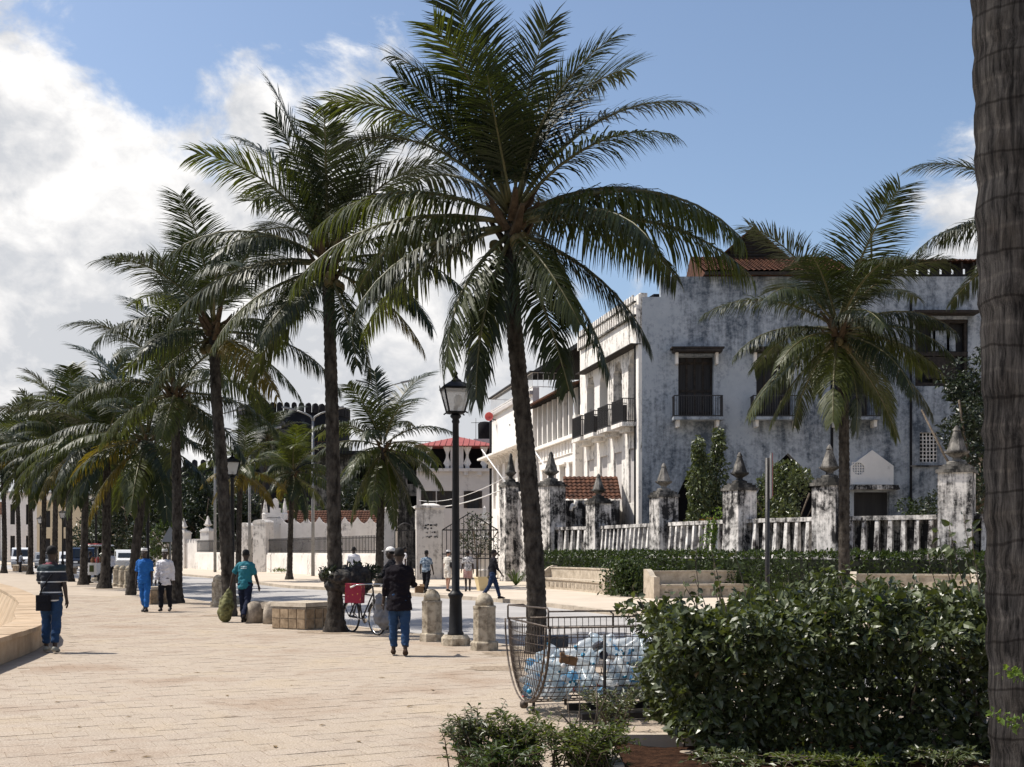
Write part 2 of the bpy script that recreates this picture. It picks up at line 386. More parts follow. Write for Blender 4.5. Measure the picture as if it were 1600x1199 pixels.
mat('skin', (.030, .017, .012), (.042, .025, .017), 10, .5, 0, 10, .4)
mat('skin_pale', (.30, .16, .11), (.36, .20, .14), 10, .5, 0, 10, .4)
mat('hair', (.008, .007, .007), None, rough=.8)
mat('eye_white', (.7, .68, .65), None, rough=.3)
for nm, c in dict(cloth_black=(.012, .012, .016), cloth_navy=(.012, .016, .035), cloth_maroon=(.008, .006, .009), cloth_white=(.66, .64, .66), cloth_blue=(.022, .115, .36),
                  cloth_teal=(.008, .125, .165), jeans=(.022, .05, .11), jeans_dark=(.016, .028, .065), cloth_grey=(.16, .18, .22), cloth_cream=(.6, .56, .5), shoe_black=(.015, .013, .013),
                  shoe_grey=(.30, .29, .25), shoe_brown=(.05, .03, .02), cap_white=(.74, .72, .70), cap_grey=(.42, .41, .40), bag_grey=(.17, .17, .18), cloth_pink=(.42, .26, .24)).items():
    mat(nm, tuple(x * .85 for x in c), tuple(x * 1.15 for x in c), 7, .88, .9, 9, .15, bdist=.035)
def polo():
    m, N, L, b = nodes('polo_stripe'); b.inputs['Roughness'].default_value = .85
    tc = N.new('ShaderNodeTexCoord'); sp = N.new('ShaderNodeSeparateXYZ'); L.new(tc.outputs['Object'], sp.inputs[0])
    st = []
    nav, wh, rd, gr = (.010, .011, .018), (.55, .55, .55), (.16, .025, .04), (.010, .024, .03)
    z = lambda v: (v - .7) / .9
    st = [(z(.70), nav), (z(.862), nav), (z(.865), wh), (z(.885), wh), (z(.888), nav), (z(1.0), nav), (z(1.003), wh), (z(1.02), wh), (z(1.023), nav), (z(1.175), nav), (z(1.178), wh), (z(1.192), wh),
          (z(1.195), nav), (z(1.345), nav), (z(1.348), wh), (z(1.362), wh), (z(1.365), gr), (z(1.475), gr), (z(1.48), rd), (z(1.6), rd)]
    mr = N.new('ShaderNodeMapRange'); L.new(sp.outputs[2], mr.inputs[0]); mr.inputs[1].default_value = .7; mr.inputs[2].default_value = 1.6
    L.new(ramp(N, L, mr.outputs[0], st), b.inputs['Base Color'])
polo()
def pattern(name, a, c, scale, lo, hi):
    m, N, L, b = nodes(name); b.inputs['Roughness'].default_value = .85
    v = coords(N, L); L.new(ramp(N, L, noise(N, L, v, scale, 3, .5), [(lo, a), (hi, c)]), b.inputs['Base Color'])
pattern('shirt_print', (.10, .10, .11), (.55, .53, .52), 22, .46, .5)
pattern('shirt_plaid', (.05, .09, .14), (.26, .31, .36), 12, .42, .58)
pattern('box_red', (.24, .012, .035), (.60, .34, .07), 17, .62, .66)
pattern('sack_green', (.055, .052, .014), (.22, .215, .085), 11, .36, .72)
pattern('heap_dark', (.008, .008, .009), (.035, .028, .022), 14, .4, .6)
pattern('brushed_wall_print', (.12, .11, .10), (.66, .62, .58), 26, .4, .44)
def tee():
    m, N, L, b = nodes('tee_teal'); b.inputs['Roughness'].default_value = .88
    tc = N.new('ShaderNodeTexCoord'); sp = N.new('ShaderNodeSeparateXYZ'); L.new(tc.outputs['Object'], sp.inputs[0])
    def rng(o, a, c):
        x = N.new('ShaderNodeMath'); x.operation = 'COMPARE'; L.new(o, x.inputs[0]); x.inputs[1].default_value = (a + c) / 2; x.inputs[2].default_value = (c - a) / 2; return x.outputs[0]
    def mul(p, q):
        x = N.new('ShaderNodeMath'); x.operation = 'MULTIPLY'; L.new(p, x.inputs[0]); L.new(q, x.inputs[1]); return x.outputs[0]
    def mxx(p, q):
        x = N.new('ShaderNodeMath'); x.operation = 'MAXIMUM'; L.new(p, x.inputs[0]); L.new(q, x.inputs[1]); return x.outputs[0]
    y = N.new('ShaderNodeMath'); y.operation = 'LESS_THAN'; L.new(sp.outputs[1], y.inputs[0]); y.inputs[1].default_value = -.03
    ln = mxx(rng(sp.outputs[2], 1.335, 1.362), rng(sp.outputs[2], 1.295, 1.318))
    v = coords(N, L, (1, 0, 0)); gl = ramp(N, L, noise(N, L, v, 60, 2, .5), [(.40, (0, 0, 0)), (.43, (1, 1, 1))])
    k = mul(mul(mul(y.outputs[0], ln), rng(sp.outputs[0], -.085, .075)), gl)
    L.new(mixc(N, L, k, (.008, .125, .165), (.5, .6, .62)), b.inputs['Base Color'])
tee()

mat('sandy_earth', (.20, .15, .105), (.42, .34, .26), 16, .97, 1.0, 60, .05, world=True)
M = MATS
rng = random.Random(5)
# ------------------------------------------------------------------ ground lines (metres, camera at the origin looking along +y)
SEA = [(-6.0, -8), (-6.3, 5), (-7.0, 13), (-7.6, 17), (-8.5, 21), (-10.1, 24.8), (-13, 31.6), (-20.5, 46), (-31, 62), (-46, 80), (-67, 100), (-105, 132), (-180, 190)]
NEAR = [(14.0, -4), (9.2, 6.2), (5.7, 12), (3.2, 16), (.75, 19.6), (-.35, 21.2), (-1.62, 23.2), (-3.8, 26.4), (-5.4, 29.4), (-9.4, 37.3), (-12.4, 42.5), (-16.6, 51), (-21.6, 61), (-28.7, 74.6), (-41.4, 98.7), (-50, 113), (-69.5, 139), (-120, 195)]
FAR = [(26, -4), (17.5, 8), (11.5, 16), (6.2, 24.5), (3.2, 32.2), (.44, 39.7), (-2.75, 45), (-8.9, 54.6), (-11.7, 58.5), (-19, 75.5), (-25.5, 88), (-36, 109), (-46, 126), (-62, 148), (-112, 205)]
def strip_poly(a, b): return list(a) + list(reversed(b))
def smooth_line(p, k=3):                    # Catmull-Rom
    out = []
    for i in range(len(p) - 1):
        p0 = Vector(p[max(i - 1, 0)]); p1 = Vector(p[i]); p2 = Vector(p[i + 1]); p3 = Vector(p[min(i + 2, len(p) - 1)])
        for j in range(k):
            t = j / k; out.append(.5 * ((2 * p1) + (p2 - p0) * t + (2 * p0 - 5 * p1 + 4 * p2 - p3) * t * t + (3 * p1 - p0 - 3 * p2 + p3) * t ** 3))
    out.append(Vector(p[-1])); return out
SEA_S, NEAR_S, FAR_S = smooth_line(SEA), smooth_line(NEAR), smooth_line(FAR)
def sheet(name, poly, z, m, depth=None):
    mb = MB(); h = []
    P = [(p[0], p[1]) for p in poly]
    bm = bmesh.new(); vv = [bm.verts.new((x, y, z)) for x, y in P]
    for i in range(len(vv)): bm.edges.new((vv[i], vv[(i + 1) % len(vv)]))
    bmesh.ops.triangle_fill(bm, use_beauty=True, edges=bm.edges[:], normal=(0, 0, 1))
    bm.verts.index_update()
    fs = []
    for f in bm.faces:
        ix = [v.index for v in f.verts]
        if f.normal.z < 0: ix.reverse()
        fs.append(tuple(ix))
    vs = [v.co.copy() for v in bm.verts]; bm.free(); n = len(vs)
    if depth:
        vs += [Vector((v.x, v.y, z - depth)) for v in vs]; fs += [(i, (i + 1) % n, (i + 1) % n + n, i + n) for i in range(n)]
    mb.add(vs, fs); o = mb.build(name, m, None, False); o['kind'] = 'structure'; return o
BIG = 4000
mb = MB().add([(-BIG, -BIG, -2.6), (BIG, -BIG, -2.6), (BIG, BIG, -2.6), (-BIG, BIG, -2.6)], [(0, 1, 2, 3)])
tag(mb.build('sea', M['sea'], None, False), kind='structure')
sheet('ground', [(-6, -300)] + [(p.x, p.y) for p in SEA_S] + [(-900, 900), (-900, BIG), (BIG, BIG), (BIG, -300)], -.16, M['earth'], 3)
sheet('road', strip_poly([(p.x, p.y) for p in NEAR_S], [(p.x, p.y) for p in FAR_S]), -.12, M['asphalt'])
prom = sheet('promenade', strip_poly([(p.x - .05, p.y) for p in SEA_S], [(p.x, p.y) for p in NEAR_S]), -.005, M['pave_base'], .14)
walk = sheet('sidewalk', [(p.x, p.y) for p in FAR_S] + [(-60, 300), (200, 300), (200, -4)], 0, M['sidewalk'], .15)
def pip(x, y, poly):
    c = False; j = len(poly) - 1
    for i in range(len(poly)):
        a, b = poly[i], poly[j]
        if (a[1] > y) != (b[1] > y) and x < (b[0] - a[0]) * (y - a[1]) / (b[1] - a[1]) + a[0]: c = not c
        j = i
    return c
# --- kerb stones along both sides of the road
def kerb_line(parent, line, off, y0, y1, near_len=.9):
    mbs = 0; acc = 0; me = {}
    for i in range(len(line) - 1):
        a, b = line[i], line[i + 1]
        if max(a.y, b.y) < y0 or min(a.y, b.y) > y1: continue
        d = (b - a); n = max(1, round(d.length / (near_len if a.y < 60 else 3))); st = d / n; t = d.normalized(); nn = Vector((-t.y, t.x))
        for k in range(n):
            c = a + st * (k + .5) + nn * off
            L_ = st.length - .012
            key = round(L_, 2)
            if key not in me: me[key] = MB().box((0, 0, 0), (key, .16, .15), taper=.985).mesh('kerb_stone', M['kerb'])
            inst('kerb_stone', me[key], parent, (c.x, c.y, -.062 + rng.uniform(-.003, .004)), (0, 0, atan2(t.y, t.x)))
kerb_line(prom, NEAR_S, -.0, 5, 100); kerb_line(walk, FAR_S, .0, 14, 100)
# --- paving slabs: the 300 nearest in view as pieces, the rest as one part
ang = R(27); ca, sa = cos(ang), sin(ang)
PRO = strip_poly([(p.x + .24, p.y) for p in SEA_S], [(p.x - .12, p.y) for p in NEAR_S])
S = .30; slabs = []
BED = [(.78, 6.0), (.78, 10.05), (7.4, 10.05), (7.4, 6.0)]
for i in range(-90, 210):
    for j in range(-30, 210):
        u = (i + (.5 if j % 2 else 0)) * S; v = j * S
        x = u * ca - v * sa; y = u * sa + v * ca
        if y < 5 or y > 44 or abs(x) > y * .47 + 1.5: continue
        ok = all(pip(x + dx, y + dy, PRO) for dx, dy in ((-.18, -.18), (.18, -.18), (.18, .18), (-.18, .18)))
        if not ok or any(pip(x + dx, y + dy, BED) for dx in (-.28, .28) for dy in (-.28, .28)): continue
        slabs.append((x, y))
inview = [p for p in slabs if p[1] > 8.9 and abs(p[0]) < p[1] * .445 + .2]
inview.sort(key=lambda p: p[1]); first = set(inview[:300])
pm = [MB().add([(-a, -b, -.02), (a, -b, -.02), (a, b, -.02), (-a, b, -.02), (-a + .003, -b + .003, 0), (a - .003, -b + .003, 0), (a - .003, b - .003, 0), (-a + .003, b - .003, 0)],
               [(4, 5, 6, 7), (0, 1, 5, 4), (1, 2, 6, 5), (2, 3, 7, 6), (3, 0, 4, 7)]).mesh('paving_slab', M['paver']) for a, b in ((.1494, .1490), (.1493, .1495), (.1489, .1487))]
rest = MB()
for p in slabs:
    z = rng.uniform(-.002, .002); rz = ang + rng.gauss(0, .004); tx, ty = rng.gauss(0, .003), rng.gauss(0, .003)
    if p in first: inst('paving_slab', rng.choice(pm), prom, (p[0], p[1], z), (tx, ty, rz))
    else:
        m4 = Matrix.Translation((p[0], p[1], z)) @ Matrix.Rotation(rz, 4, 'Z'); a = .1493
        rest.add([m4 @ Vector(q) for q in ((-a, -a, -.02), (a, -a, -.02), (a, a, -.02), (-a, a, -.02), (-a + .003, -a + .003, 0), (a - .003, -a + .003, tx * .3), (a - .003, a - .003, ty * .3), (-a + .003, a - .003, 0))],
                 [(4, 5, 6, 7), (0, 1, 5, 4), (1, 2, 6, 5), (2, 3, 7, 6), (3, 0, 4, 7)])
tag(rest.build('paving_slabs', M['paver'], prom, False), kind='stuff')
# far promenade beyond the slabs
farp = strip_poly([(p.x + .4, p.y) for p in SEA_S if p.y > 43], [(p.x - .15, p.y) for p in NEAR_S if p.y > 41])
fp = sheet('promenade_paving', farp, -.001, M['far_paving']); fp.parent = prom; del fp['kind']
# --- low sea wall curving along the promenade
sw = tag(empty('sea_wall', (0, 0, 0)), 'low curved brown stone sea wall along the promenade edge', 'wall')
for i in range(len(SEA_S) - 1):
    a, b = SEA_S[i], SEA_S[i + 1]
    if b.y < 3: continue
    d = b - a; n = max(1, round(d.length / (.62 if a.y < 34 else 1.3 if a.y < 50 else 5))); st = d / n; t = d.normalized(); nn = Vector((-t.y, t.x))   # nn points to the sea
    rz = atan2(t.y, t.x)
    for k in range(n):
        c = a + st * (k + .5); L_ = st.length - .008
        mb = MB(frame2((c.x, c.y, 0), t)); dz = rng.uniform(-.004, .004)
        mb.box((0, .22, .175), (L_, .40, .35)); o = mb.build('wall_stone', M['seawall_stone'], sw, False)
        mb = MB(frame2((c.x, c.y, 0), t)); mb.box((0, .26, .39 + dz), (st.length - .006, .62, .075)); mb.build('coping_stone', M['seawall_stone'], sw, False)
        mb = MB(frame2((c.x, c.y, 0), t)); L2 = st.length - .075
        mb.add([(-L2 / 2, .58, .34), (L2 / 2, .58, .34), (L2 / 2, .95, -.55), (-L2 / 2, .95, -.55), (-L2 / 2, .40, .34), (L2 / 2, .40, .34), (L2 / 2, .60, -.55), (-L2 / 2, .60, -.55)],
               [(0, 1, 2, 3), (0, 4, 5, 1), (1, 5, 6, 2), (2, 6, 7, 3), (3, 7, 4, 0)])
        mb.build('face_slab', M['seawall_stone'], sw)
        mb = MB(frame2((c.x, c.y, 0), t)); mb.box((0, 1.15, -.62), (st.length - .01, .9, .12)); mb.build('ledge_stone', M['seawall_stone'], sw, False)
        if a.y > 15:
            mb = MB(frame2((c.x, c.y, 0), t)); mb.add([(-L2 / 2, 1.5, -.68), (L2 / 2, 1.5, -.68), (L2 / 2, 2.6, -2.7), (-L2 / 2, 2.6, -2.7), (-L2 / 2, .7, -.68), (L2 / 2, .7, -.68), (L2 / 2, .8, -2.7), (-L2 / 2, .8, -2.7)],
               [(0, 1, 2, 3), (0, 4, 5, 1), (1, 5, 6, 2), (2, 6, 7, 3), (3, 7, 4, 0)]); mb.build('face_slab', M['seawall_stone'], sw)
# --- planting bed in front with red soil and a stone edging
bed = MB(); nx, ny = 40, 26; vs = []; fs = []
for j in range(ny + 1):
    for i in range(nx + 1):
        x = .85 + 6.4 * i / nx; y = 6.1 + 3.9 * j / ny; vs.append((x, y, .012 + .03 * rng.random() + .03 * sin(x * 3) * sin(y * 4)))
for j in range(ny):
    for i in range(nx): a = j * (nx + 1) + i; fs.append((a, a + 1, a + nx + 2, a + nx + 1))
bo = bed.add(vs, fs, True).build('planting_bed', M['red_soil'], None, False); bo['kind'] = 'structure'
em = MB().box((0, 0, 0), (.70, .12, .16), taper=.95).mesh('edging_stone', M['kerb'])
for k in range(9): inst('edging_stone', em, bo, (1.14 + .71 * k, 10.06, .03), (rng.gauss(0, .02), 0, rng.gauss(0, .01)))
for k in range(5): inst('edging_stone', em, bo, (.78, 9.62 - .71 * k, .03), (0, rng.gauss(0, .02), pi / 2 + rng.gauss(0, .01)))
# small fallen leaves and litter on the paving
lm = MB().add([(-.035, 0, 0), (0, .014, .006), (.04, 0, .002), (0, -.014, .006)], [(0, 1, 2), (0, 2, 3)]).mesh('fallen_leaf', M['frond_dead'])
grp = 'dry leaves on the paving'
for k, (px, py) in enumerate([(201, 1121), (176, 1175), (229, 1184), (455, 1072), (676, 1079), (504, 1134), (308, 1052), (124, 1137), (560, 1160), (640, 1105), (355, 1088), (90, 1098), (430, 1168), (597, 1060), (268, 1104)]):
    g = G(px, py); tag(inst('fallen_leaf', lm, None, (g.x, g.y, .006), (0, 0, rng.uniform(0, 6)), (rng.uniform(.8, 1.6),) * 3), 'dry brown leaf lying on the sunlit paving', 'leaf', grp)

# sandy earth spilled round the palm feet
for px, py, w, d in ((524, 988, .85, .55), (836, 1022, .9, .6), (358, 962, .8, .5), (276, 943, .9, .6), (163, 920, .9, .6), (780, 1045, .55, .35)):
    g = G(px, py); n = 26; vs = [(g.x, g.y, .016)]; fs = []
    for k in range(n):
        a = 2 * pi * k / n; q = rng.uniform(.75, 1.15); vs.append((g.x + cos(a) * w * q, g.y + sin(a) * d * q, .0045))
    for k in range(n): fs.append((0, 1 + k, 1 + (k + 1) % n))
    MB().add(vs, fs, True).build('sand_patch', M['sandy_earth'], prom, False)
# ------------------------------------------------------------------ palace: shaded front and sunlit side
CX, CY = 7.0, 62.0
pal = empty('palace', (CX, CY, 0), 0, 'large weathered white palace with balconies and mould-streaked walls', 'building')
SD = Vector((-.216, .976)); LS = 12.2
XR = 20.5                                    # front length
# openings of the front (x from the corner)
doors = [(1.95, 3.85), (6.15, 8.05), (10.35, 12.25)]
holes = [rect(a, b, 8.95, 12.2) for a, b in doors]
holes += [arch(1.85, 4.45, -.2, 4.6, 6.9), arch(6.0, 9.7, -.2, 4.5, 7.0), rect(11.4, 13.3, -.2, 4.9)]
holes += [rect(14.7, 17.55, 10.6, 14.2), rect(14.95, 15.9, 6.5, 8.1), rect(14.95, 15.85, 9.95 - .0, 10.35)]
MB().panel([(0, -.3), (XR, -.3), (XR, 16.5), (1.0, 16.5), (1.0, 15.4), (0, 15.4)], holes[:-1], 0, .55).build('front_wall', M['palace_front'], pal)
def grille(mb, x0, x1, z0, z1, y, p=.16):
    nx = max(1, round((x1 - x0) / p)); nz = max(1, round((z1 - z0) / p))
    for i in range(nx + 1): mb.box((x0 + (x1 - x0) * i / nx, y, (z0 + z1) / 2), (.05, .08, z1 - z0))
    for j in range(nz + 1):
        zz = z0 + (z1 - z0) * j / nz
        mb.box(((x0 + x1) / 2, y, zz), (x1 - x0, .074, .05))
def railing(mb, x0, x1, y0, y1, z0, z1, step=.13, side=True):
    for z in (z0 + .05, z1): mb.box(((x0 + x1) / 2, y0, z), (x1 - x0, .05, .05))
    n = round((x1 - x0) / step)
    for i in range(n + 1): mb.box((x0 + (x1 - x0) * i / n, y0, (z0 + z1) / 2), (.025, .025, z1 - z0))
    if side:
        for x in (x0, x1):
            for z in (z0 + .05, z1): mb.box((x, (y0 + y1) / 2, z), (.046, abs(y1 - y0), .046))
            k = max(1, round(abs(y1 - y0) / step))
            for i in range(1, k): mb.box((x, y0 + (y1 - y0) * i / k, (z0 + z1) / 2), (.024, .024, z1 - z0))
for a, b in doors:
    mb = MB(); mb.box(((a + b) / 2, .5, 10.6), (b - a + .06, .06, 3.36)); d = mb.build('door', M['shutter'], pal)
    mb = MB()
    for k in (.0, .25, .5, .75, 1.0): mb.box((a + .06 + (b - a - .12) * k, .44, 10.6), (.10, .05, 3.2))
    for z in (9.2, 10.4, 11.9): mb.box(((a + b) / 2, .45, z), (b - a, .045, .14))
    mb.build('door_rail', M['timber'], d)
    mb = MB(); mb.box(((a + b) / 2, -.35, 12.42), (b - a + .7, .85, .14)); mb.box(((a + b) / 2, -.3, 12.56), (b - a + .9, .95, .09)); cpy = mb.build('door_hood', M['timber'], pal)
    mb = MB()
    for x in (a - .12, b + .12): mb.box((x, -.2, 12.05), (.14, .4, .6))
    mb.build('bracket', M['white_wall'], cpy)
    mb = MB(); mb.box(((a + b) / 2, -.45, 8.78), (b - a + .75, .95, .16)); bal = mb.build('balcony', M['palace_front'], pal)
    mb = MB(); railing(mb, a - .33, b + .33, -.88, -.02, 8.86, 9.98); mb.build('railing', M['iron'], bal)
    mb = MB()
    for x in (a - .1, b + .1): mb.vprism([(x - .09, 8.7), (x + .09, 8.7), (x + .07, 8.35), (x - .07, 8.35)], -.7, -.02)
    mb.build('bracket', M['white_wall'], bal)
# ground floor: dark sheets painted as shade in the arches, door under the hood, round grille
for (a, b, z) in ((1.85, 4.45, 7), (6, 9.7, 7.1)): MB().box(((a + b) / 2, 1.6, z / 2), (b - a + 1.6, .1, z + .6)).build('arch_shade', M['dark_void'], pal)
MB().box((12.35, .4, 2.3), (1.95, .1, 5.2)).build('door', M['shutter'], pal)
MB().vprism([(11.15, 5.0), (13.65, 5.0), (13.55, 5.25), (11.25, 5.25)], -.75, -.01).build('door_hood', M['fence_white'], pal)
MB().panel([(11.2, 5.3), (13.5, 5.3), (13.5, 6.3), (12.35, 7.15), (11.2, 6.3)], [[(11.62 + .33 * cos(t * pi / 8), 6.15 + .33 * sin(t * pi / 8)) for t in range(16)]], -.12, -.004).build('gable_panel', M['clean_white'], pal)
mb = MB(); grille(mb, 11.3, 11.95, 5.8, 6.5, -.03, .14); mb.build('round_grille', M['clean_white'], pal)
mb = MB(); grille(mb, 14.95, 15.9, 6.5, 8.1, .1, .19); mb.build('window_grille', M['white_wall'], pal)
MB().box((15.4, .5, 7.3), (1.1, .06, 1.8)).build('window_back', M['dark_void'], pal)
# the large timber window bay at the far end
MB().box((16.1, .5, 12.4), (2.95, .06, 3.7)).build('window_back', M['shutter'], pal)
mb = MB()
for z, h in ((12.35, .22), (10.7, .18), (14.1, .18)): mb.box((16.1, .2, z), (2.9, .3, h))
for x in (14.8, 15.75, 16.5, 17.45): mb.box((x, .22, 12.4), (.14, .28, 3.5))
mb.box((16.1, -.4, 14.45), (3.5, 1.0, .14)); mb.box((16.1, .15, 11.6), (1.6, .1, 1.2))
mb.build('window_frame', M['timber'], pal)
MB().box((16.25, .12, 13.05), (1.3, .08, 1.1)).build('window_panel', M['palace_front'], pal)
mb = MB(); mb.box((10.2, -.06, 8.2), (.12, .12, 16)); mb.box((14.45, -.05, 7.6), (.10, .10, 15.2)); mb.build('downpipe', M['fort_stone'], pal)
MB().box((17.4, -.05, 6.3), (6, .14, .08)).build('ledge', M['spike_stone'], pal)
# parapet screen with small openings and a tile cap at the far end
ho = [rect(12.25 + .63 * k, 12.25 + .63 * k + .20, 16.64, 16.97) for k in range(12)]
MB().panel(rect(11.5, XR, 16.5, 17.2), ho, .05, .30).build('parapet', M['fort_stone'], pal)
mb = MB()
for k in range(13): mb.vprism([(12.02 + .63 * k, 16.9), (12.10 + .63 * k, 16.9), (12.10 + .63 * k, 17.2), (12.02 + .63 * k, 17.2)], -.32, .05)
mb.build('bracket', M['timber'], pal)
def tiled_slope(mb, x0, x1, y0, z0, y1, z1, pitch=.28):
    n = int((x1 - x0) / pitch); vs, fs = [], []; rows = max(2, int(math.hypot(y1 - y0, z1 - z0) / .42)); nrm = Vector((0, -(z1 - z0), (y1 - y0))).normalized()
    for j in range(rows):
        for e in (0, 1):
            t = (j + e) / rows; lift = .05 * (1 - e)
            for i in range(n * 2 + 1):
                h = .055 * (i % 2) + lift; vs.append((x0 + (x1 - x0) * i / (2 * n), y0 + (y1 - y0) * t + nrm.y * h, z0 + (z1 - z0) * t + nrm.z * h))
    w = n * 2 + 1
    for j in range(rows * 2 - 1):
        for i in range(w - 1): a = j * w + i; fs.append((a, a + 1, a + 1 + w, a + w))
    mb.add(vs, fs)
mb = MB(); tiled_slope(mb, 11.6, XR, -.4, 17.2, .2, 17.42); tiled_slope(mb, 11.6, XR, .2, 17.42, .75, 17.2); mb.build('parapet_tiles', M['roof_tile'], pal)
# tiled roof and timber gable
mb = MB(); tiled_slope(mb, 3.3, 11.3, -.55, 16.66, 4.6, 18.7); rf = mb.build('roof', M['roof_tile'], pal)
mb = MB(); mb.add([(3.3, 4.6, 18.7), (11.3, 4.6, 18.7), (11.3, 10, 16.0), (3.3, 10, 16.0), (3.3, -.5, 16.58), (11.3, -.5, 16.58)], [(0, 1, 2, 3), (0, 3, 4), (1, 5, 2), (4, 3, 2, 5)]); mb.build('roof_back', M['roof_tile'], rf)
mb = MB(); mb.box((7.3, -.5, 16.56), (8.0, .1, .16)); mb.build('eaves_board', M['timber'], rf)
g = MB().vprism([(4.6, 18.2), (8.9, 18.2), (6.75, 20.1)], 3.9, 9).build('gable', M['timber'], pal)
mb = MB()
for k in range(8):
    z = 18.45 + k * .18; w = 2.15 * (20.0 - z) / 1.9; mb.box((6.75, 3.86, z), (2 * w - .1, .06, .07), rx=R(35))
mb.build('louvre', M['shutter'], g)
mb = MB()
for s in (-1, 1): mb.add([(6.75, 3.5, 20.22), (6.75 + s * 2.4, 3.5, 18.1), (6.75 + s * 2.4, 9, 18.1), (6.75, 9, 20.22), (6.75, 3.5, 20.12), (6.75 + s * 2.4, 3.5, 18.0), (6.75 + s * 2.4, 9, 18.0), (6.75, 9, 20.12)], [(0, 1, 2, 3), (4, 7, 6, 5), (0, 4, 5, 1), (1, 5, 6, 2), (2, 6, 7, 3)])
mb.build('gable_roof', M['roof_tile'], g)
MB().tube([(12.75, 1.2, 16), (12.7, 1.2, 19.4)], .06, 8).build('flagpole', M['timber'], pal)
# body behind the walls
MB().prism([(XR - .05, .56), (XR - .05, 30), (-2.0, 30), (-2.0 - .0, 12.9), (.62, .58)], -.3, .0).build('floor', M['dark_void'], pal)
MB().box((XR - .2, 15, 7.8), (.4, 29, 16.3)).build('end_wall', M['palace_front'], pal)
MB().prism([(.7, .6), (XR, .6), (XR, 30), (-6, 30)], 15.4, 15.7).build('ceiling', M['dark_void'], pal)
# side facade
fx = Matrix.Translation((0, 0, 0)) @ frame2((0, 0, 0), (-SD.x, -SD.y))     # x runs towards the corner, y inward
fx = frame2((SD.x * LS, SD.y * LS, 0), (-SD.x, -SD.y))                     # x: 0 at the far end, LS at the corner
bays = [LS - 1.55 - 2.75 * k for k in range(4)]
hs = [cusped(b - .82, b + .82, 8.75, 11.6, 12.7) for b in bays]
lows = [rect(b - .75, b + .75, 4.4, 7.4) for b in bays]
MB(fx).panel(rect(0, LS - .02, -.3, 15.1), hs + lows, .0, .5).build('side_wall', M['palace_side'], pal)
for b in bays:
    d = MB(fx).box((b, .72, 10.7), (1.9, .06, 4.2)).build('door', M['shutter'], pal)
    MB(fx).box((b, .16, 5.9), (1.5, .1, 3.04)).build('window_panel', M['house_grey'], pal)
    mb = MB(fx); mb.prism([(b - 1.15, -.02), (b + 1.15, -.02), (b + 1.0, -.95), (b - 1.0, -.95)], 8.5, 8.72); mb.prism([(b - .7, -.02), (b + .7, -.02), (b + .55, -.6), (b - .55, -.6)], 8.25, 8.5); bal = mb.build('balcony', M['palace_side'], pal)
    mb = MB(fx); railing(mb, b - 1.0, b + 1.0, -.9, -.02, 8.74, 10.0, .11); mb.box((b - .95, -.46, 9.35), (.03, .82, 1.1)) if b in bays[::2] else None; mb.build('railing', M['iron'], bal)
# overhanging upper wall with ribs
MB(fx).box((LS / 2 + .6, -.16, 13.95), (LS - 1.3, .31, 2.1)).build('upper_wall', M['palace_side'], pal)
MB(fx).box((LS / 2 + .6, -.33, 12.87), (LS - 1.2, .62, .05)).build('ledge', M['timber'], pal)
mb = MB(fx)
n = 26
for k in range(n): mb.box((.9 + (LS - 1.4) * k / (n - 1), -.36, 15.0), (.17, .09, 1.15))
mb.build('rib', M['palace_side'], pal)
mb = MB(fx); mb.box((LS / 2 + .6, -.40, 14.42), (LS - 1.3, .16, .10)); mb.box((LS / 2 + .6, -.39, 15.15), (LS - 1.3, .14, .08)); mb.build('cornice', M['spike_stone'], pal)
MB(fx).box((LS / 2 + .5, .1, 15.35), (LS - 1.0, .4, .55)).build('parapet', M['palace_side'], pal)
mb = MB(fx); mb.box((LS - .22, -.10, 7.6), (.42, .2, 15.9)); mb.build('corner_pilaster', M['palace_side'], pal)
MB(fx).tube([(LS - .62, -.16, 0), (LS - .62, -.16, 15)], .09, 8).build('downpipe', M['fort_stone'], pal)
MB(fx).box((.35, -.25, 5.2), (.7, .5, 10.4)).build('buttress', M['palace_side'], pal)

# ------------------------------------------------------------------ white loggia house behind the palace
def on_side(s): return (CX + SD.x * s, CY + SD.y * s, 0)
lo = empty('loggia_house', on_side(24.6), 0, 'white house with open upper loggia of slender columns beside palace', 'building')
fx = frame2((0, 0, 0), (-SD.x, -SD.y)); L2 = 12.2
MB(fx).panel(rect(0, L2, -.3, 9.3), [rect(1.2 + 2.5 * k, 2.7 + 2.5 * k, 4.2, 7.6) for k in range(4)], .3, .7).build('lower_wall', M['clean_white'], lo)
for k in range(4):
    MB(fx).box((1.95 + 2.5 * k, .66, 5.9), (1.6, .05, 3.5)).build('window_panel', M['house_grey'], lo)
    MB(fx).box((1.95 + 2.5 * k, .22, 7.72), (1.9, .16, .12)).build('window_head', M['clean_white'], lo); MB(fx).box((1.95 + 2.5 * k, .22, 4.1), (1.9, .16, .12)).build('window_sill', M['clean_white'], lo)
MB(fx).box((L2 / 2, .2, 9.32), (L2, .5, .24)).build('parapet', M['clean_white'], lo)
mb = MB(fx); grille(mb, .3, L2 - .3, 8.3, 9.15, .26, .8); mb.build('parapet_panel', M['clean_white'], lo)
for k in range(9):
    x = .25 + (L2 - .5) * k / 8; MB(fx).box((x, .3, 11.0), (.26, .28, 3.2)).build('column', M['clean_white'], lo)
MB(fx).box((L2 / 2, 3.4, 11), (L2, .2, 3.6)).build('back_wall', M['house_grey'], lo)
MB(fx).box((L2 / 2, 1.8, 9.3), (L2, 3.2, .15)).build('floor', M['house_grey'], lo)
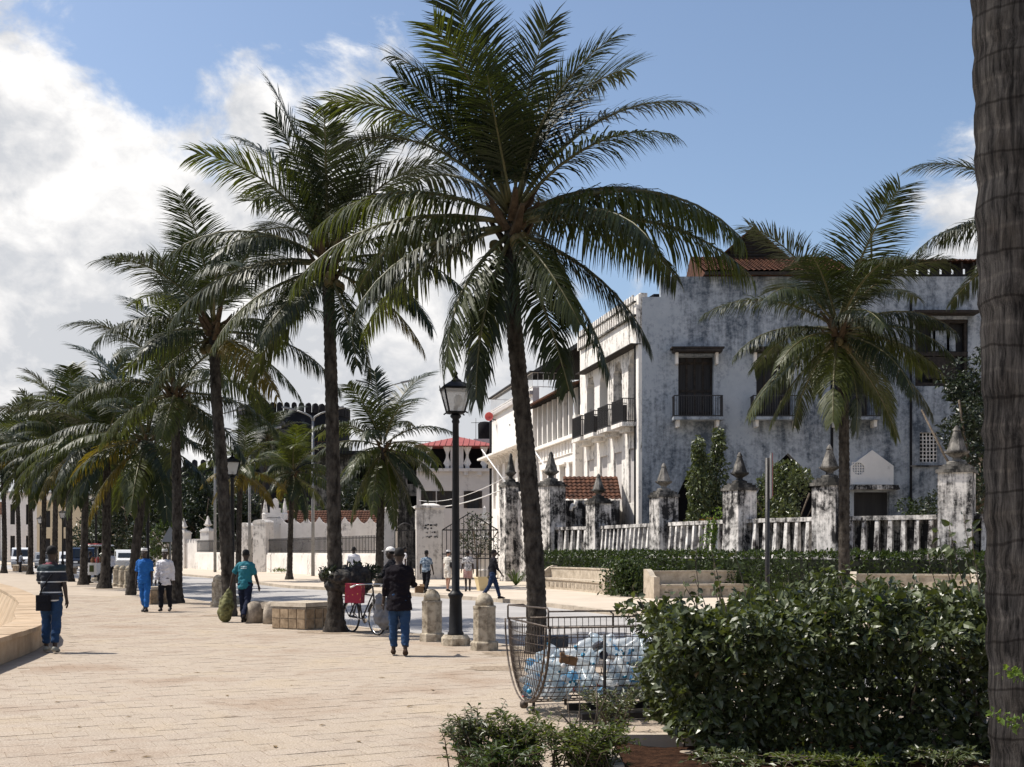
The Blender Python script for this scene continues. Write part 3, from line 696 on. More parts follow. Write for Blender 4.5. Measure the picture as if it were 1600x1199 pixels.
mb = MB(fx); mb.add([(-.2, -.75, 12.5), (L2 + .1, -.75, 12.5), (L2 + .1, 4, 13.9), (-.2, 4, 13.9), (-.2, -.75, 12.38), (L2 + .1, -.75, 12.38), (L2 + .1, 4, 13.78), (-.2, 4, 13.78)], [(0, 1, 2, 3), (4, 7, 6, 5), (0, 4, 5, 1), (1, 5, 6, 2), (3, 2, 6, 7), (0, 3, 7, 4)]); rf = mb.build('roof', M['roof_tile'], lo)
mb = MB(fx)
for k in range(24): mb.box((.2 + (L2 - .4) * k / 23, .6, 12.62), (.08, 2.6, .12), rx=R(16.5))
mb.build('rafter', M['timber'], rf)
MB(fx).box((L2 - .1, .1, 6.5), (.16, .2, 12.4)).build('downpipe', M['fort_stone'], lo)

# ------------------------------------------------------------------ end house with arcade, behind the main palm
eh = empty('end_house', on_side(40.5), 0, 'plain white house with bracketed upper openings and rail parapet', 'building')
fx = frame2((0, 0, 0), (-SD.x, -SD.y)); L3 = 15.7
MB(fx).panel(rect(0, L3, -.3, 14.0), [rect(1.0 + 2.4 * k, 2.4 + 2.4 * k, 5.4, 9.4) for k in range(6)], -.1, .4).build('side_wall', M['clean_white'], eh)
MB(fx).box((L3 / 2, 2.8, 7.2), (L3, .3, 14.0)).build('back_wall', M['shutter'], eh)
MB(fx).box((-.02, 1.4, 6.9), (.3, 3.1, 14.0)).build('end_wall', M['clean_white'], eh)
mb = MB(fx); mb.box((L3 / 2, -.7, 9.75), (L3, 1.3, .16)); can = mb.build('canopy', M['clean_white'], eh)
for k in range(9):
    MB(fx).vprism([(.4 + 1.85 * k, 9.66), (.56 + 1.85 * k, 9.66), (.56 + 1.85 * k, 9.0), (.4 + 1.85 * k, 9.0)], -.45, -.11).box((.48 + 1.85 * k, -.5, 9.45), (.14, 1.2, .14), rx=R(-40)).build('bracket', M['clean_white'], can)
for k in range(6):
    MB(fx).box((1.7 + 2.4 * k, .12, 6.0), (1.3, .08, 1.1)).build('window_panel', M['clean_white'], eh)
MB(fx).box((L3 / 2, -.2, 13.6), (L3, .3, .28)).build('cornice', M['house_grey'], eh)
mb = MB(fx); railing(mb, .05, L3, -.12, 2.8, 14.0, 15.1, .4); mb.build('parapet_rail', M['clean_white'], eh)
MB(fx).box((L3 / 2, 0, 15.16), (L3 + .3, .7, .09)).build('parapet_cap', M['shutter'], eh)
MB(fx).tube([(.25, -.2, 0), (.25, -.2, 13.4)], .1, 8).build('downpipe', M['fort_stone'], eh)
# red loudspeaker horn
h = Q(764, 651, 99); horn = empty('horn_speaker', h, 0, 'red horn loudspeaker at the top corner of the white house', 'loudspeaker')
MB().lathe([(.05, -.55), (.1, -.3), (.22, -.1), (.38, 0), (.34, -.01), (.16, -.12), (.04, -.2)], 20).build('bell', M['horn_red'], horn).rotation_euler = (R(90), 0, R(-15))
MB().tube([(0, .2, -.1), (.7, .5, -.3)], .05, 6).build('arm', M['iron'], horn)

# ------------------------------------------------------------------ house with red hip roof
rh = empty('red_roof_house', (Q(714, 862, 112).x, 112, 0), 0, 'grey house with red hip roof and curtained open verandah', 'building')
w = 3.75
MB().panel(rect(-w, w, -.3, 9.6), [rect(-3.2, -2.35, 5.9, 7.6), rect(-1.65, -.45, 5.9, 7.6), rect(.95, 2.15, 5.9, 7.6)], 0, .4).build('front_wall', M['house_grey'], rh)
for x0, x1 in ((-3.2, -2.35), (-1.65, -.45), (.95, 2.15)):
    wn = MB().box(((x0 + x1) / 2, .32, 6.75), (x1 - x0 + .02, .05, 1.75)).build('window', M['shutter'], rh)
    mb = MB(); mb.box(((x0 + x1) / 2, .27, 6.75), (.07, .05, 1.7)); mb.box((x0 - .12, -.03, 6.75), (.34, .06, 1.65)); mb.box((x1 + .12, -.03, 6.75), (.34, .06, 1.65)); mb.build('shutter_leaf', M['timber'], wn)
for s in (-1, 1): MB().box((s * (w - .01), 4.2, 4.65), (.4, 8.0, 9.9)).build('side_wall', M['house_grey'], rh)
mb = MB(); mb.box((0, -.12, 9.62), (2 * w + .4, .5, .3)); mb.box((.9, -.15, 9.3), (.4, .3, .4)); mb.box((2.2, -.15, 9.3), (.4, .3, .4)); mb.build('cornice', M['house_grey'], rh)
MB().box((0, 4.2, 9.6), (2 * w - .4, 7.6, .2)).build('floor', M['house_grey'], rh)
for x in (-w + .25, -.35, .35, w - .3): MB().box((x, .1, 10.8), (.55, .4, 2.2)).build('pillar', M['house_grey'], rh)
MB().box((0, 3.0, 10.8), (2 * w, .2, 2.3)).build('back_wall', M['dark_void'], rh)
for xc in (-w + .95, -.95, 1.0, w - 1.1):
    mb = MB(); vs = []; fs = []
    for j in range(9):
        t = j / 8; wd = .42 * (1 - .72 * sin(pi * min(t * 1.25, 1)) ** 1.3) if t < .8 else .2
        for i in range(9): vs.append((xc + (i / 4 - 1) * wd, .15 + .06 * sin(i * 2.4), 11.9 - 2.15 * t))
    for j in range(8):
        for i in range(8): a = j * 9 + i; fs.append((a, a + 1, a + 10, a + 9))
    mb.add(vs, fs, True).build('curtain', M['curtain'], rh, False)
mb = MB(); e = w + .45
mb.add([(-e, -.6, 11.95), (e, -.6, 11.95), (e, 8.6, 11.95), (-e, 8.6, 11.95), (0, 4.0, 13.25), (-.1, 4.0, 13.25)], [(0, 1, 4, 5), (1, 2, 4), (2, 3, 5, 4), (3, 0, 5), (3, 2, 1, 0)]); rf = mb.build('roof', M['red_roof'], rh)
mb = MB()
for k in range(15):
    x = -e + .3 + (2 * e - .6) * k / 14; t = 1 - abs(x) / e; mb.tube([(x, -.61, 11.99), (x * .999, -.6 + 4.6 * t, 11.99 + 1.3 * t)], .035, 5)
mb.build('roof_rib', M['red_roof'], rf)
# grey flat-roofed annexe left of it
an = empty('annexe_house', (Q(612, 862, 118).x, 118, 0), 0, 'dark grey flat-roofed house behind the palm beside the red roof', 'building')
MB().panel(rect(-8, 4, -.3, 11.6), [rect(1.6, 3.4, 8.6, 10.9), rect(-1, .4, 8.6, 10.4), rect(-3.6, -2.2, 8.6, 10.4), rect(1.6, 3, 5.6, 7.4)], 0, .4).build('front_wall', M['spike_stone'], an)
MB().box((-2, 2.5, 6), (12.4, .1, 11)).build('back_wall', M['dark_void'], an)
mb = MB(); mb.box((-2, 1, 11.75), (12.6, 4.6, .3)); mb.build('roof_slab', M['fort_stone'], an)
mb = MB(); railing(mb, -8, 4, -.6, 1, 11.9, 12.9, .5); mb.build('roof_rail', M['roof_tile'], an)
# dark water tank on the roof behind
wt = empty('water_tank', Q(758, 668, 124), 0, 'dark rooftop tank and aerial behind the red roof house', 'tank')
MB().lathe([(.75, -1.4), (.78, .35), (.6, .55), (.2, .62)], 14).build('tank_body', M['dark_void'], wt)
mb = MB(); mb.tube([(-1.0, 0, -1.5), (-1.0, 0, 1.0)], .03, 5); mb.tube([(-1.5, 0, .5), (-.6, 0, .5)], .03, 5); mb.build('aerial', M['iron'], wt)
MB().box((0, 0, -8.0), (2.4, 2.4, 13.3)).build('stand', M['house_grey'], wt)

# ------------------------------------------------------------------ dark round fort tower with rounded merlons
ft = empty('fort_tower', (Q(455, 862, 150).x, 152, 0), 0, 'dark round stone fort tower with rounded battlements', 'tower')
RT = 7.2; ZT = 19.3
MB().lathe([(RT + .9, -.3), (RT + .5, 4), (RT + .15, 11), (RT, ZT)], 48).build('tower_wall', M['fort_stone'], ft)
MB().lathe([(RT + .12, ZT - 2.2), (RT + .25, ZT - 2.1), (RT + .12, ZT - 1.9)], 48).build('string_course', M['fort_stone'], ft)
ml = MB().vprism([(-.34, 0), (.34, 0), (.34, .85), (.26, 1.12), (0, 1.25), (-.26, 1.12), (-.34, .85)], -.25, .25).mesh('merlon', M['fort_stone'], True)
for k in range(50):
    a = 2 * pi * k / 50; inst('merlon', ml, ft, (RT * .985 * cos(a), RT * .985 * sin(a), ZT - .05), (0, 0, a + pi / 2))
for a, z in ((-1.75, 9), (-1.5, 9), (-1.62, 13), (-2.1, 12), (-1.2, 13)): MB().box((RT * 1.03 * cos(a), RT * 1.03 * sin(a), z), (.7, .5, 1.1), rz=a + pi / 2).build('embrasure', M['dark_void'], ft)
cw = empty('fort_curtain_wall', (Q(560, 862, 156).x, 156, 0), 0, 'dark fort wall running from the round tower behind palms', 'wall')
MB().box((2, 0, 5.5), (20, 1.2, 11.6)).build('wall', M['fort_stone'], cw)
for k in range(16): inst('merlon', ml, cw, (-7 + 1.2 * k, -.3, 11.2))
cl = empty('fort_left_wall', (Q(330, 862, 160).x, 160, 0), 0, 'dark fort wall seen above the dense trees', 'wall')
MB().box((0, 0, 6.5), (15, 1.2, 13.6)).build('wall', M['fort_stone'], cl)
for k in range(12): inst('merlon', ml, cl, (-7 + 1.2 * k, -.3, 13.2))
# white gatehouse with pinnacles and tiled shed roof
gh = empty('gatehouse', (Q(431, 862, 98).x, 98, 0), 0, 'white gatehouse with pointed pinnacles and stepped crown', 'building')
MB().panel(rect(-.95, .75, -.3, 4.6), [rect(-.5, -.2, 2.8, 3.5)], 0, .5).build('front_wall', M['white_wall'], gh)
MB().box((-.1, 2.2, 2.1), (1.7, 3.4, 4.9)).build('body', M['white_wall'], gh)
mb = MB(); mb.vprism([(-.75, 4.55), (.55, 4.55), (.55, 5.0), (.35, 5.0), (.35, 5.4), (.15, 5.4), (.15, 6.1), (-.1, 6.25), (-.3, 6.1), (-.3, 5.5), (-.5, 5.5), (-.5, 5.0), (-.75, 5.0)], 0, .5); mb.build('stepped_crown', M['white_wall'], gh)
for x in (-.95, .72): MB().lathe([(.26, 4.4), (.28, 4.9), (.2, 5.0), (.22, 5.15), (.03, 6.25)], 8, (x, .2, 0), False).build('pinnacle', M['white_wall'], gh)
sh = empty('tiled_shed', (Q(483, 862, 97).x, 97, 0), 0, 'white scalloped wall with red tiled shed roof behind the fence', 'building')
sc = [(-2.4, -.3), (6.2, -.3)] + [p for k in range(7, -1, -1) for p in ((-2.4 + 1.075 * (k + 1), 4.6), (-2.4 + 1.075 * (k + .75), 4.2), (-2.4 + 1.075 * (k + .5), 4.05), (-2.4 + 1.075 * (k + .25), 4.2))] + [(-2.4, 4.6)]
MB().vprism(sc, 0, .4).build('scalloped_wall', M['white_wall'], sh)
mb = MB(); tiled_slope(mb, -2.6, 6.3, .6, 3.9, 3.4, 5.25, .24); mb.build('roof', M['roof_tile'], sh)
mb = MB(); mb.add([(-2.6, 3.4, 5.3), (6.3, 3.4, 5.3), (6.3, 6.2, 3.4), (-2.6, 6.2, 3.4)], [(0, 1, 2, 3)]); mb.box((1.9, 3.4, 1.6), (8.4, 5, 3.6)); mb.build('body', M['white_wall'], sh)
# distant houses on the left
fb = empty('cream_house', (Q(150, 862, 168).x, 168, 0), R(18), 'cream coloured house with tall dark windows behind the palms', 'building')
MB().panel(rect(-8, 5.5, -.3, 8.8), [rect(-7.2 + 2.6 * k, -6.2 + 2.6 * k, 1.2 + 4 * j, 3.6 + 4 * j) for k in range(5) for j in range(2)], 0, .4).build('front_wall', M['cream_wall'], fb)
for k in range(5):
    for j in range(2): MB().box((-6.7 + 2.6 * k, .35, 2.4 + 4 * j), (1.02, .05, 2.42)).build('window', M['shutter'], fb)
mb = MB(); mb.box((-1.25, 4, 8.95), (14.2, 9, .3)); mb.build('roof_slab', M['cream_wall'], fb); MB().box((5.4, 4, 4.2), (.3, 8, 9)).build('side_wall', M['cream_wall'], fb)
f2 = empty('white_far_house', (Q(88, 862, 185).x, 185, 0), R(20), 'tall white house far along the street with narrow windows', 'building')
MB().panel(rect(-7.5, 7.5, -.3, 11), [rect(-6.8 + 2.3 * k, -6.1 + 2.3 * k, 1 + 5 * j, 4.2 + 5 * j) for k in range(6) for j in range(2)], 0, .4).build('front_wall', M['clean_white'], f2)
MB().box((0, 1.2, 5.5), (14.8, .1, 11)).build('back_wall', M['shutter'], f2)
MB().box((0, 1, 11.1), (15.4, 3, .3)).build('roof_slab', M['house_grey'], f2)
f3 = empty('red_roof_pavilion', (Q(22, 862, 215).x, 215, 0), R(22), 'far pavilion with red roof and white posts at street end', 'building')
mb = MB(); mb.add([(-9, -4, 8.6), (9, -4, 8.6), (9, 6, 8.6), (-9, 6, 8.6), (-4, 1, 11), (4, 1, 11)], [(0, 1, 5, 4), (1, 2, 5), (2, 3, 4, 5), (3, 0, 4)]); mb.build('roof', M['roof_tile'], f3)
for k in range(9): MB().box((-8 + 2 * k, -3, 4.2), (.5, .5, 8.6)).build('post', M['clean_white'], f3)
MB().box((0, 3, 4.2), (16, .4, 8.4)).build('back_wall', M['shutter'], f3)
# ------------------------------------------------------------------ stained perimeter fence with spiked pillars
def spike_mesh(name, m, n=8, slim=1.0):
    return MB().lathe([(.30, 0), (.30, .10), (.13, .16), (.12, .24), (.36 * slim, .40), (.37 * slim, .46), (.30 * slim, .47), (.10, 1.12), (.12, 1.15), (.05, 1.30), (.0, 1.34)], n, (0, 0, 0), False, pi / n).mesh(name, m, True)
SPIKE = spike_mesh('spike', M['spike_stone']); SPIKE4 = spike_mesh('spike', M['spike_stone'], 4, .95); SPIKE_W = spike_mesh('spike', M['gate_pier'], 4)
def pillar(parent, x, y, rz, w, h, m, spike=None, sc=(1, 1, 1), capm=None):
    mb = MB(); mb.box((0, 0, h / 2 - .1), (w, w, h + .2)); o = mb.build('pillar', m, parent); o.location = (x, y, 0); o.rotation_euler = (0, 0, rz)
    mb = MB(); mb.box((0, 0, h + .05), (w * 1.12, w * 1.12, .12)); mb.box((0, 0, h + .16), (w * .96, w * .96, .12)); mb.box((0, 0, h + .25), (w * .75, w * .75, .08)); c = mb.build('cap', capm or m, o)
    if spike: inst('spike', spike, o, (0, 0, h + .28), (0, 0, 0), sc)
    return o
fence = empty('perimeter_fence', (0, 0, 0), 0, 'black-stained white fence wall with fins and spiked pillars by the palace', 'fence')
FP = [(2.1, 62.0, 5.2), (4.43, 59, 4.15), (6.85, 52, 4.15), (9.15, 46.3, 4.15), (11.85, 43.0, 4.15), (15.6, 40.4, 4.45), (20.5, 38.4, 4.2), (26, 36.6, 4.2)]
finm = MB().add([(-.11, 0, .0), (.11, 0, .0), (.125, -.38, .0), (-.125, -.38, .0), (-.08, 0, 2.72), (.08, 0, 2.72), (.065, -.15, 2.72), (-.065, -.15, 2.72)],
                [(0, 1, 2, 3), (4, 7, 6, 5), (0, 4, 5, 1), (1, 5, 6, 2), (2, 6, 7, 3), (3, 7, 4, 0)]).mesh('fin', M['fin_white'], True)
for i, (x, y, h) in enumerate(FP):
    a = Vector(FP[max(i - 1, 0)][:2]); b = Vector(FP[min(i + 1, len(FP) - 1)][:2]); d = b - a; rz = atan2(d.y, d.x)
    w = 1.12 if i in (0, 5) else .95
    pillar(fence, x, y, rz, w, h, M['fence_white'], SPIKE4 if i == 0 else SPIKE, (1.25, 1.25, 1.2) if i == 0 else (1.2, 1.2, 1.05) if i == 5 else (1.05, 1.05, .95), M['spike_stone'])
    if i + 1 < len(FP):
        p, q = Vector(FP[i][:2]), Vector(FP[i + 1][:2]); d = q - p; Ln = d.length; fx = frame2((p.x, p.y, 0), d)
        MB(fx).box((Ln / 2, .22, 1.35), (Ln - .8, .22, 3.1)).build('panel', M['fence_back'], fence)
        MB(fx).box((Ln / 2, .08, 2.92), (Ln - .85, .50, .16)).build('coping', M['fence_white'], fence)
        n = max(2, round((Ln - 1.1) / .50))
        for k in range(n): 
            s = .62 + (Ln - 1.24) * (k + .5) / n; c = p + d.normalized() * s
            inst('fin', finm, fence, (c.x, c.y, .1), (0, 0, atan2(d.y, d.x)))
# gate lodge with tiled roof and scrolls behind the fence
lg = empty('gate_lodge', (0, 0, 0), 0, 'small dark lodge with broken tile roof and white scrolls behind gate pillar', 'shed')
mb = MB(); tiled_slope(mb, 2.9, 6.0, 63.0, 4.5, 65.6, 5.95, .25); mb.build('roof', M['roof_tile'], lg)
MB().box((4.4, 64.6, 2.2), (3.0, 3.2, 4.6)).build('body', M['fence_back'], lg)
for k, x in enumerate((3.3, 4.2, 5.1)):
    pts = [(x + .28 * t - .12, 62.2, 3.9 + .55 * t + .16 * sin(t * 2 * pi)) for t in [i / 12 for i in range(13)]]
    MB().tube(pts, [.10] * 13, 6).build('scroll', M['white_wall'], lg)
    MB().box((x + .3, 62.2, 2.4), (.35, .3, 3.2)).build('pier', M['fence_back'], lg)

# ------------------------------------------------------------------ gateway
gp = empty('gate_pillar', (Q(798, 862, 66).x, 66, 0), 0, 'tall stained gate pillar with obelisk spike beside iron gate', 'pillar')
pillar(gp, 0, 0, R(25), .95, 5.4, M['fence_white'], SPIKE4, (1.0, 1.0, 1.25), M['spike_stone'])
MB().box((1.15, -1.1, 2.5), (.7, 2.2, 5.2), rz=R(30)).build('wing_wall', M['fence_white'], gp)
def bar_gate(name, label, x0, x1, y, zt, pitch, top):
    g = empty(name, ((x0 + x1) / 2, y, 0), 0, label, 'gate'); w = (x1 - x0)
    bm_ = MB().box((0, 0, zt / 2), (.045, .045, zt - .1)).mesh('bar', M['iron']); n = round(w / pitch)
    for k in range(n + 1): inst('bar', bm_, g, (-w / 2 + w * k / n, 0, .05))
    for z in (.15, 1.3, 1.55, zt): MB().box((0, -.03, z), (w, .05, .07)).build('rail', M['iron'], g)
    if top == 'tri':
        mb = MB()
        for s in (-1, 1): mb.tube([(s * w / 2, 0, zt), (0, 0, zt + 1.0)], .04, 6)
        for k in range(1, n): 
            x = -w / 2 + w * k / n; mb.tube([(x, 0, zt), (x, 0, zt + 1.0 * (1 - abs(x) / (w / 2)) - .02)], .02, 5)
        mb.build('pediment', M['iron'], g)
        mb = MB()
        for k in range(n + 1):
            x = -w / 2 + w * k / n; mb.lathe([(.0, 0), (.04, .06), (.0, .22)], 6, (x, 0, 1.55))
        mb.build('spear_heads', M['iron'], g)
    else:
        mb = MB(); mb.tube([(-w / 2 + w * t, 0, zt + .45 * sin(pi * t)) for t in [i / 10 for i in range(11)]], .035, 6); mb.build('arch_bar', M['iron'], g)
    return g
bar_gate('iron_gate', 'black iron bar gate with triangular top behind the walking people', Q(691, 0, 67).x, Q(778, 0, 67).x, 67, 2.95, .24, 'tri')
bar_gate('side_gate', 'narrow arched iron gate between the two white piers', Q(617, 0, 71).x, Q(649, 0, 71).x, 71, 3.0, .2, 'arc')
def pier(px0, px1, ytop, d, label, m=None, rz=0, depth=1.2, rounded=False):
    x0, x1 = Q(px0, 0, d).x, Q(px1, 0, d).x; zt = Q(0, ytop, d).z
    p = empty('white_pier', ((x0 + x1) / 2, d + depth / 2, 0), rz, label, 'pier', None); w = x1 - x0
    MB().box((0, 0, zt / 2 - .1), (w, depth, zt)).build('shaft', m or M['gate_pier'], p)
    if rounded: MB().vprism([(-w / 2 - .03, zt - .12), (w / 2 + .03, zt - .12), (w / 2 + .03, zt), (w * .36, zt + .16), (0, zt + .22), (-w * .36, zt + .16), (-w / 2 - .03, zt)], -depth / 2 - .03, depth / 2 + .03).build('cap', m or M['gate_pier'], p)
    else:
        mb = MB(); mb.box((0, 0, zt - .08), (w + .16, depth + .16, .16)); mb.box((0, 0, zt + .08), (w * .8, depth * .8, .16), taper=.4); mb.build('cap', m or M['gate_pier'], p)
    return p
pier(597, 618, 795, 71.5, 'slim white pier left of the arched side gate')
pr = pier(648, 691, 790, 70, 'broad white pier with grey front between the two gates', None, R(8), 1.6)
pat = MB()
for _ in range(26): pat.box((rng.uniform(-.35, .45), -.806, rng.choice((2.6, 2.85, 3.1, 3.3)) + rng.uniform(-.04, .04)), (rng.uniform(.05, .16), .012, rng.uniform(.05, .12)))
pat.build('painted_mark', M['fence_back'], pr)
ob = empty('white_obelisk', Q(757, 862, 74), 0, 'white pointed obelisk standing behind the iron gate', 'obelisk'); ob.location.z = 0
MB().lathe([(.42, 0), (.42, 2.4), (.5, 2.45), (.5, 2.6), (.3, 2.7), (.34, 3.4), (.42, 3.5), (.3, 3.6), (.12, 4.5), (.0, 4.65)], 4, (0, 0, 0), False, pi / 4).build('shaft', M['clean_white'], ob)
MB().lathe([(.75, -.1), (.75, .5), (.55, .55)], 4, (0, 0, 0), False, pi / 4).build('plinth', M['clean_white'], ob)

# ------------------------------------------------------------------ white walls along the far side of the street
def low_wall(name, label, A, B, h, zr, n_bar=.28):
    w_ = empty(name, (0, 0, 0), 0, label, 'wall'); A = Vector(A); B = Vector(B); d = B - A; Ln = d.length; fx = frame2((A.x, A.y, 0), d)
    mb = MB(fx); mb.box((Ln / 2, 0, h / 2 - .1), (Ln, .55, h + .2)); mb.build('wall', M['white_wall'], w_)
    MB(fx).vprism([(0, h), (Ln, h), (Ln - .25, h + .14), (.25, h + .14)], -.2, .2).build('coping', M['white_wall'], w_)
    bm_ = MB().box((0, 0, 0), (.05, .05, zr - h - .1)).mesh('bar', M['iron']); n = min(140, int(Ln / n_bar))
    for k in range(n + 1):
        c = A + d * (k / n); inst('bar', bm_, w_, (c.x, c.y, (zr + h) / 2 + .05))
    mb = MB(fx)
    for z in (h + .3, zr - .15): mb.box((Ln / 2, 0, z), (Ln, .045, .05))
    mb.build('rail', M['iron'], w_); return w_
low_wall('fence_wall', 'low white wall topped by iron railing beside the far pavement', (-21.0, 97.2), (-8.4, 73), 1.45, 2.75)
low_wall('fence_wall', 'short low white wall with railing beyond the rounded gate piers', (-30.6, 112), (-23.4, 101), 1.5, 2.8)
pier(372, 394, 821, 98.5, 'rounded white gate pier nearest the spiked wall', None, R(-24), 1.1, True)
pier(397, 421, 816, 95.5, 'rounded white gate pier with black mould next to gatehouse', None, R(-24), 1.1, True)
bar_gate('garden_gate', 'curved iron garden gate between two rounded white piers', Q(393, 0, 98).x, Q(399, 0, 98).x + .2, 98.2, 2.7, .2, 'arc')
sp = empty('spiked_wall', (0, 0, 0), 0, 'white wall with pointed pinnacle piers under dark trees', 'wall')
PP = [(325, 831, 113), (287, 834, 116), (264, 836, 122), (254, 837, 129), (243, 838, 137)]
PW = [(Q(px, yc, d).x, d, Q(px, yc, d).z) for px, yc, d in PP]
for x, y, h in PW: pillar(sp, x, y, R(-25), 1.05, h, M['white_wall'], SPIKE_W, (1.15, 1.15, .95))
for (x0, y0, h0), (x1, y1, h1) in zip(PW[:-1], PW[1:]):
    d = Vector((x0 - x1, y0 - y1)); Ln = d.length; fx = frame2((x1, y1, 0), d)
    n = max(2, int(Ln / .45)); poly = [(0, -.2), (Ln, -.2)] + [p for k in range(n, 0, -1) for p in ((Ln * k / n, 2.55), (Ln * (k - .3) / n, 2.95), (Ln * (k - .7) / n, 2.55))] + [(0, 2.55)]
    MB(fx).vprism(poly, -.15, .15).build('panel', M['white_wall'], sp)

# ------------------------------------------------------------------ street furniture
def bollard(px, py, h, label, group=None, sc=1.0):
    g = G(px, py); b = empty('bollard', (g.x, g.y, 0), rng.uniform(-.2, .2), label, 'bollard', group); b.scale = (sc, sc, sc)
    ph = pi / 8
    MB().lathe([(.245, -.05), (.245, .13), (.235, .15), (.20, .16), (.198, h - .2), (.205, h - .2), (.205, h - .16), (.18, h - .15)], 8, (0, 0, 0), False, ph).build('shaft', M['bollard_stone'], b)
    MB().lathe([(.165, h - .155), (.155, h - .06), (.11, h + .02), (.05, h + .06), (0, h + .07)], 14).build('dome', M['bollard_stone'], b)
    return b
bollard(757, 1016, .92, 'octagonal stone bollard with peeling patch right of the lamp post', 'bollards along the promenade')
bollard(675, 1002, .92, 'octagonal stone bollard left of the lamp post', 'bollards along the promenade')
bollard(341, 948, .92, 'stone bollard behind the man with the sack', 'bollards along the promenade')
for px, py, lb in ((201, 919, 'stone bollard nearest the man in blue, of three by the handcart'), (192, 918, 'middle stone bollard of three by the handcart'), (183, 916.5, 'dark stone bollard closest to the handcart vendor')):
    bollard(px, py, .98, lb, 'bollards along the promenade')
def lamp_post(px, d, label, hi=True):
    x = Q(px, 0, d).x; l = empty('lamp_post', (x, d, 0), R(12), label, 'street lamp', 'black lantern lamp posts')
    MB().lathe([(.27, -.05), (.27, .13), (.22, .19), (.17, .19)], 8, (0, 0, 0), False, pi / 8).build('stone_base', M['bollard_stone'], l)
    MB().lathe([(.15, .15), (.15, .22), (.125, .26), (.112, .84), (.12, .87), (.14, .90), (.14, .93), (.10, .96), (.072, 1.0), (.068, 2.2), (.058, 4.02), (.075, 4.05), (.06, 4.1), (.10, 4.14), (.10, 4.17), (.05, 4.2)], 12).build('post', M['lamp_black'], l)
    n = 4; b, t = .18, .31; z0, z1 = 4.22, 4.65
    la = MB()
    for k in range(4):
        a = pi / 4 + k * pi / 2; p0 = (b * 1.1 * cos(a), b * 1.1 * sin(a), z0); p1 = (t * 1.1 * cos(a), t * 1.1 * sin(a), z1); la.tube([p0, p1], .018, 5)
        a2 = a + pi / 2
        la.tube([p1, (t * 1.1 * cos(a2), t * 1.1 * sin(a2), z1)], .02, 5); la.tube([p0, (b * 1.1 * cos(a2), b * 1.1 * sin(a2), z0)], .018, 5)
        la.tube([p1, (p1[0] * 1.08, p1[1] * 1.08, z1 + .09)], [.02, .006], 5)
        la.tube([(p0[0] * .95, p0[1] * .95, z0 + .02), (p0[0] * 1.35, p0[1] * 1.35, z0 - .02)], .014, 5)
    la.box((0, 0, z0 - .01), (.22, .22, .03), rz=0)
    fr = la.build('lantern_frame', M['lamp_black'], l)
    for k in range(4):
        a = pi / 4 + k * pi / 2; a2 = a + pi / 2; q = 1.06
        MB().add([(b * q * cos(a), b * q * sin(a), z0), (b * q * cos(a2), b * q * sin(a2), z0), (t * q * cos(a2), t * q * sin(a2), z1), (t * q * cos(a), t * q * sin(a), z1)], [(0, 1, 2, 3)]).build('pane', M['lamp_glass'], fr, False)
    MB().lathe([(.38, z1 + .0), (.37, z1 + .02), (.19, z1 + .11), (.14, z1 + .12), (.12, z1 + .15), (.06, z1 + .19), (.035, z1 + .25), (.055, z1 + .27), (.03, z1 + .31), (.0, z1 + .33)], 4, (0, 0, 0), False, pi / 4).build('lantern_roof', M['lamp_black'], l)
    if hi:
        MB().lathe([(.03, z0), (.04, z0 + .1), (.03, z0 + .12), (.0, z0 + .13)], 8).build('bulb_holder', M['iron'], l)
        MB().lathe([(.02, z0 + .1), (.07, z0 + .15), (.085, z0 + .22), (.06, z0 + .3), (.0, z0 + .33)], 12, (.05, 0, 0)).build('bulb', M['headlamp'], l)
    return l
lamp_post(712, 20.9, 'tall black lamp post with glass lantern between two bollards')
lamp_post(363, 38, 'black lamp post just behind the palm by the man with the sack')
lamp_post(231, 51, 'black lamp post hidden by palm trunks above the blue uniform man')
lamp_post(150, 67, 'black lamp post with lantern above the handcart', False)
lamp_post(98, 87, 'black lamp post with pale lantern right of the striped polo head', False)
lamp_post(63, 103, 'small distant black lamp post left of the striped polo head', False)
def street_light(px, d, ytop, label, arm=1.6):
    z = Q(0, ytop, d).z; s = empty('street_light', (Q(px, 0, d).x, d, 0), 0, label, 'street light', 'grey double-arm street lights')
    MB().tube([(0, 0, 0), (0, 0, z * .45), (0, 0, z - .9)], [.13, .11, .08], 10).build('pole', M['grey_pole'], s)
    for k in (-1, 1):
        a = MB().tube([(0, 0, z - .95), (k * .12, 0, z - .6), (k * .5, 0, z - .38), (k * arm, 0, z - .1)], [.07, .065, .06, .05], 8).build('arm', M['grey_pole'], s)
        MB().box((k * (arm + .35), 0, z - .02), (1.0, .32, .12), ry=-k * .2).build('lamp_head', M['grey_pole'], a)
    return s
street_light(390, 90, 669, 'grey double-arm street light left of the fort tower')
street_light(489, 80, 638, 'grey double-arm street light in front of the fort tower', 1.3)
street_light(336, 95, 640, 'grey street light pole behind the palm by the spiked wall')
street_light(600, 100, 596, 'grey street light rising behind the across-street palm', 1.6)
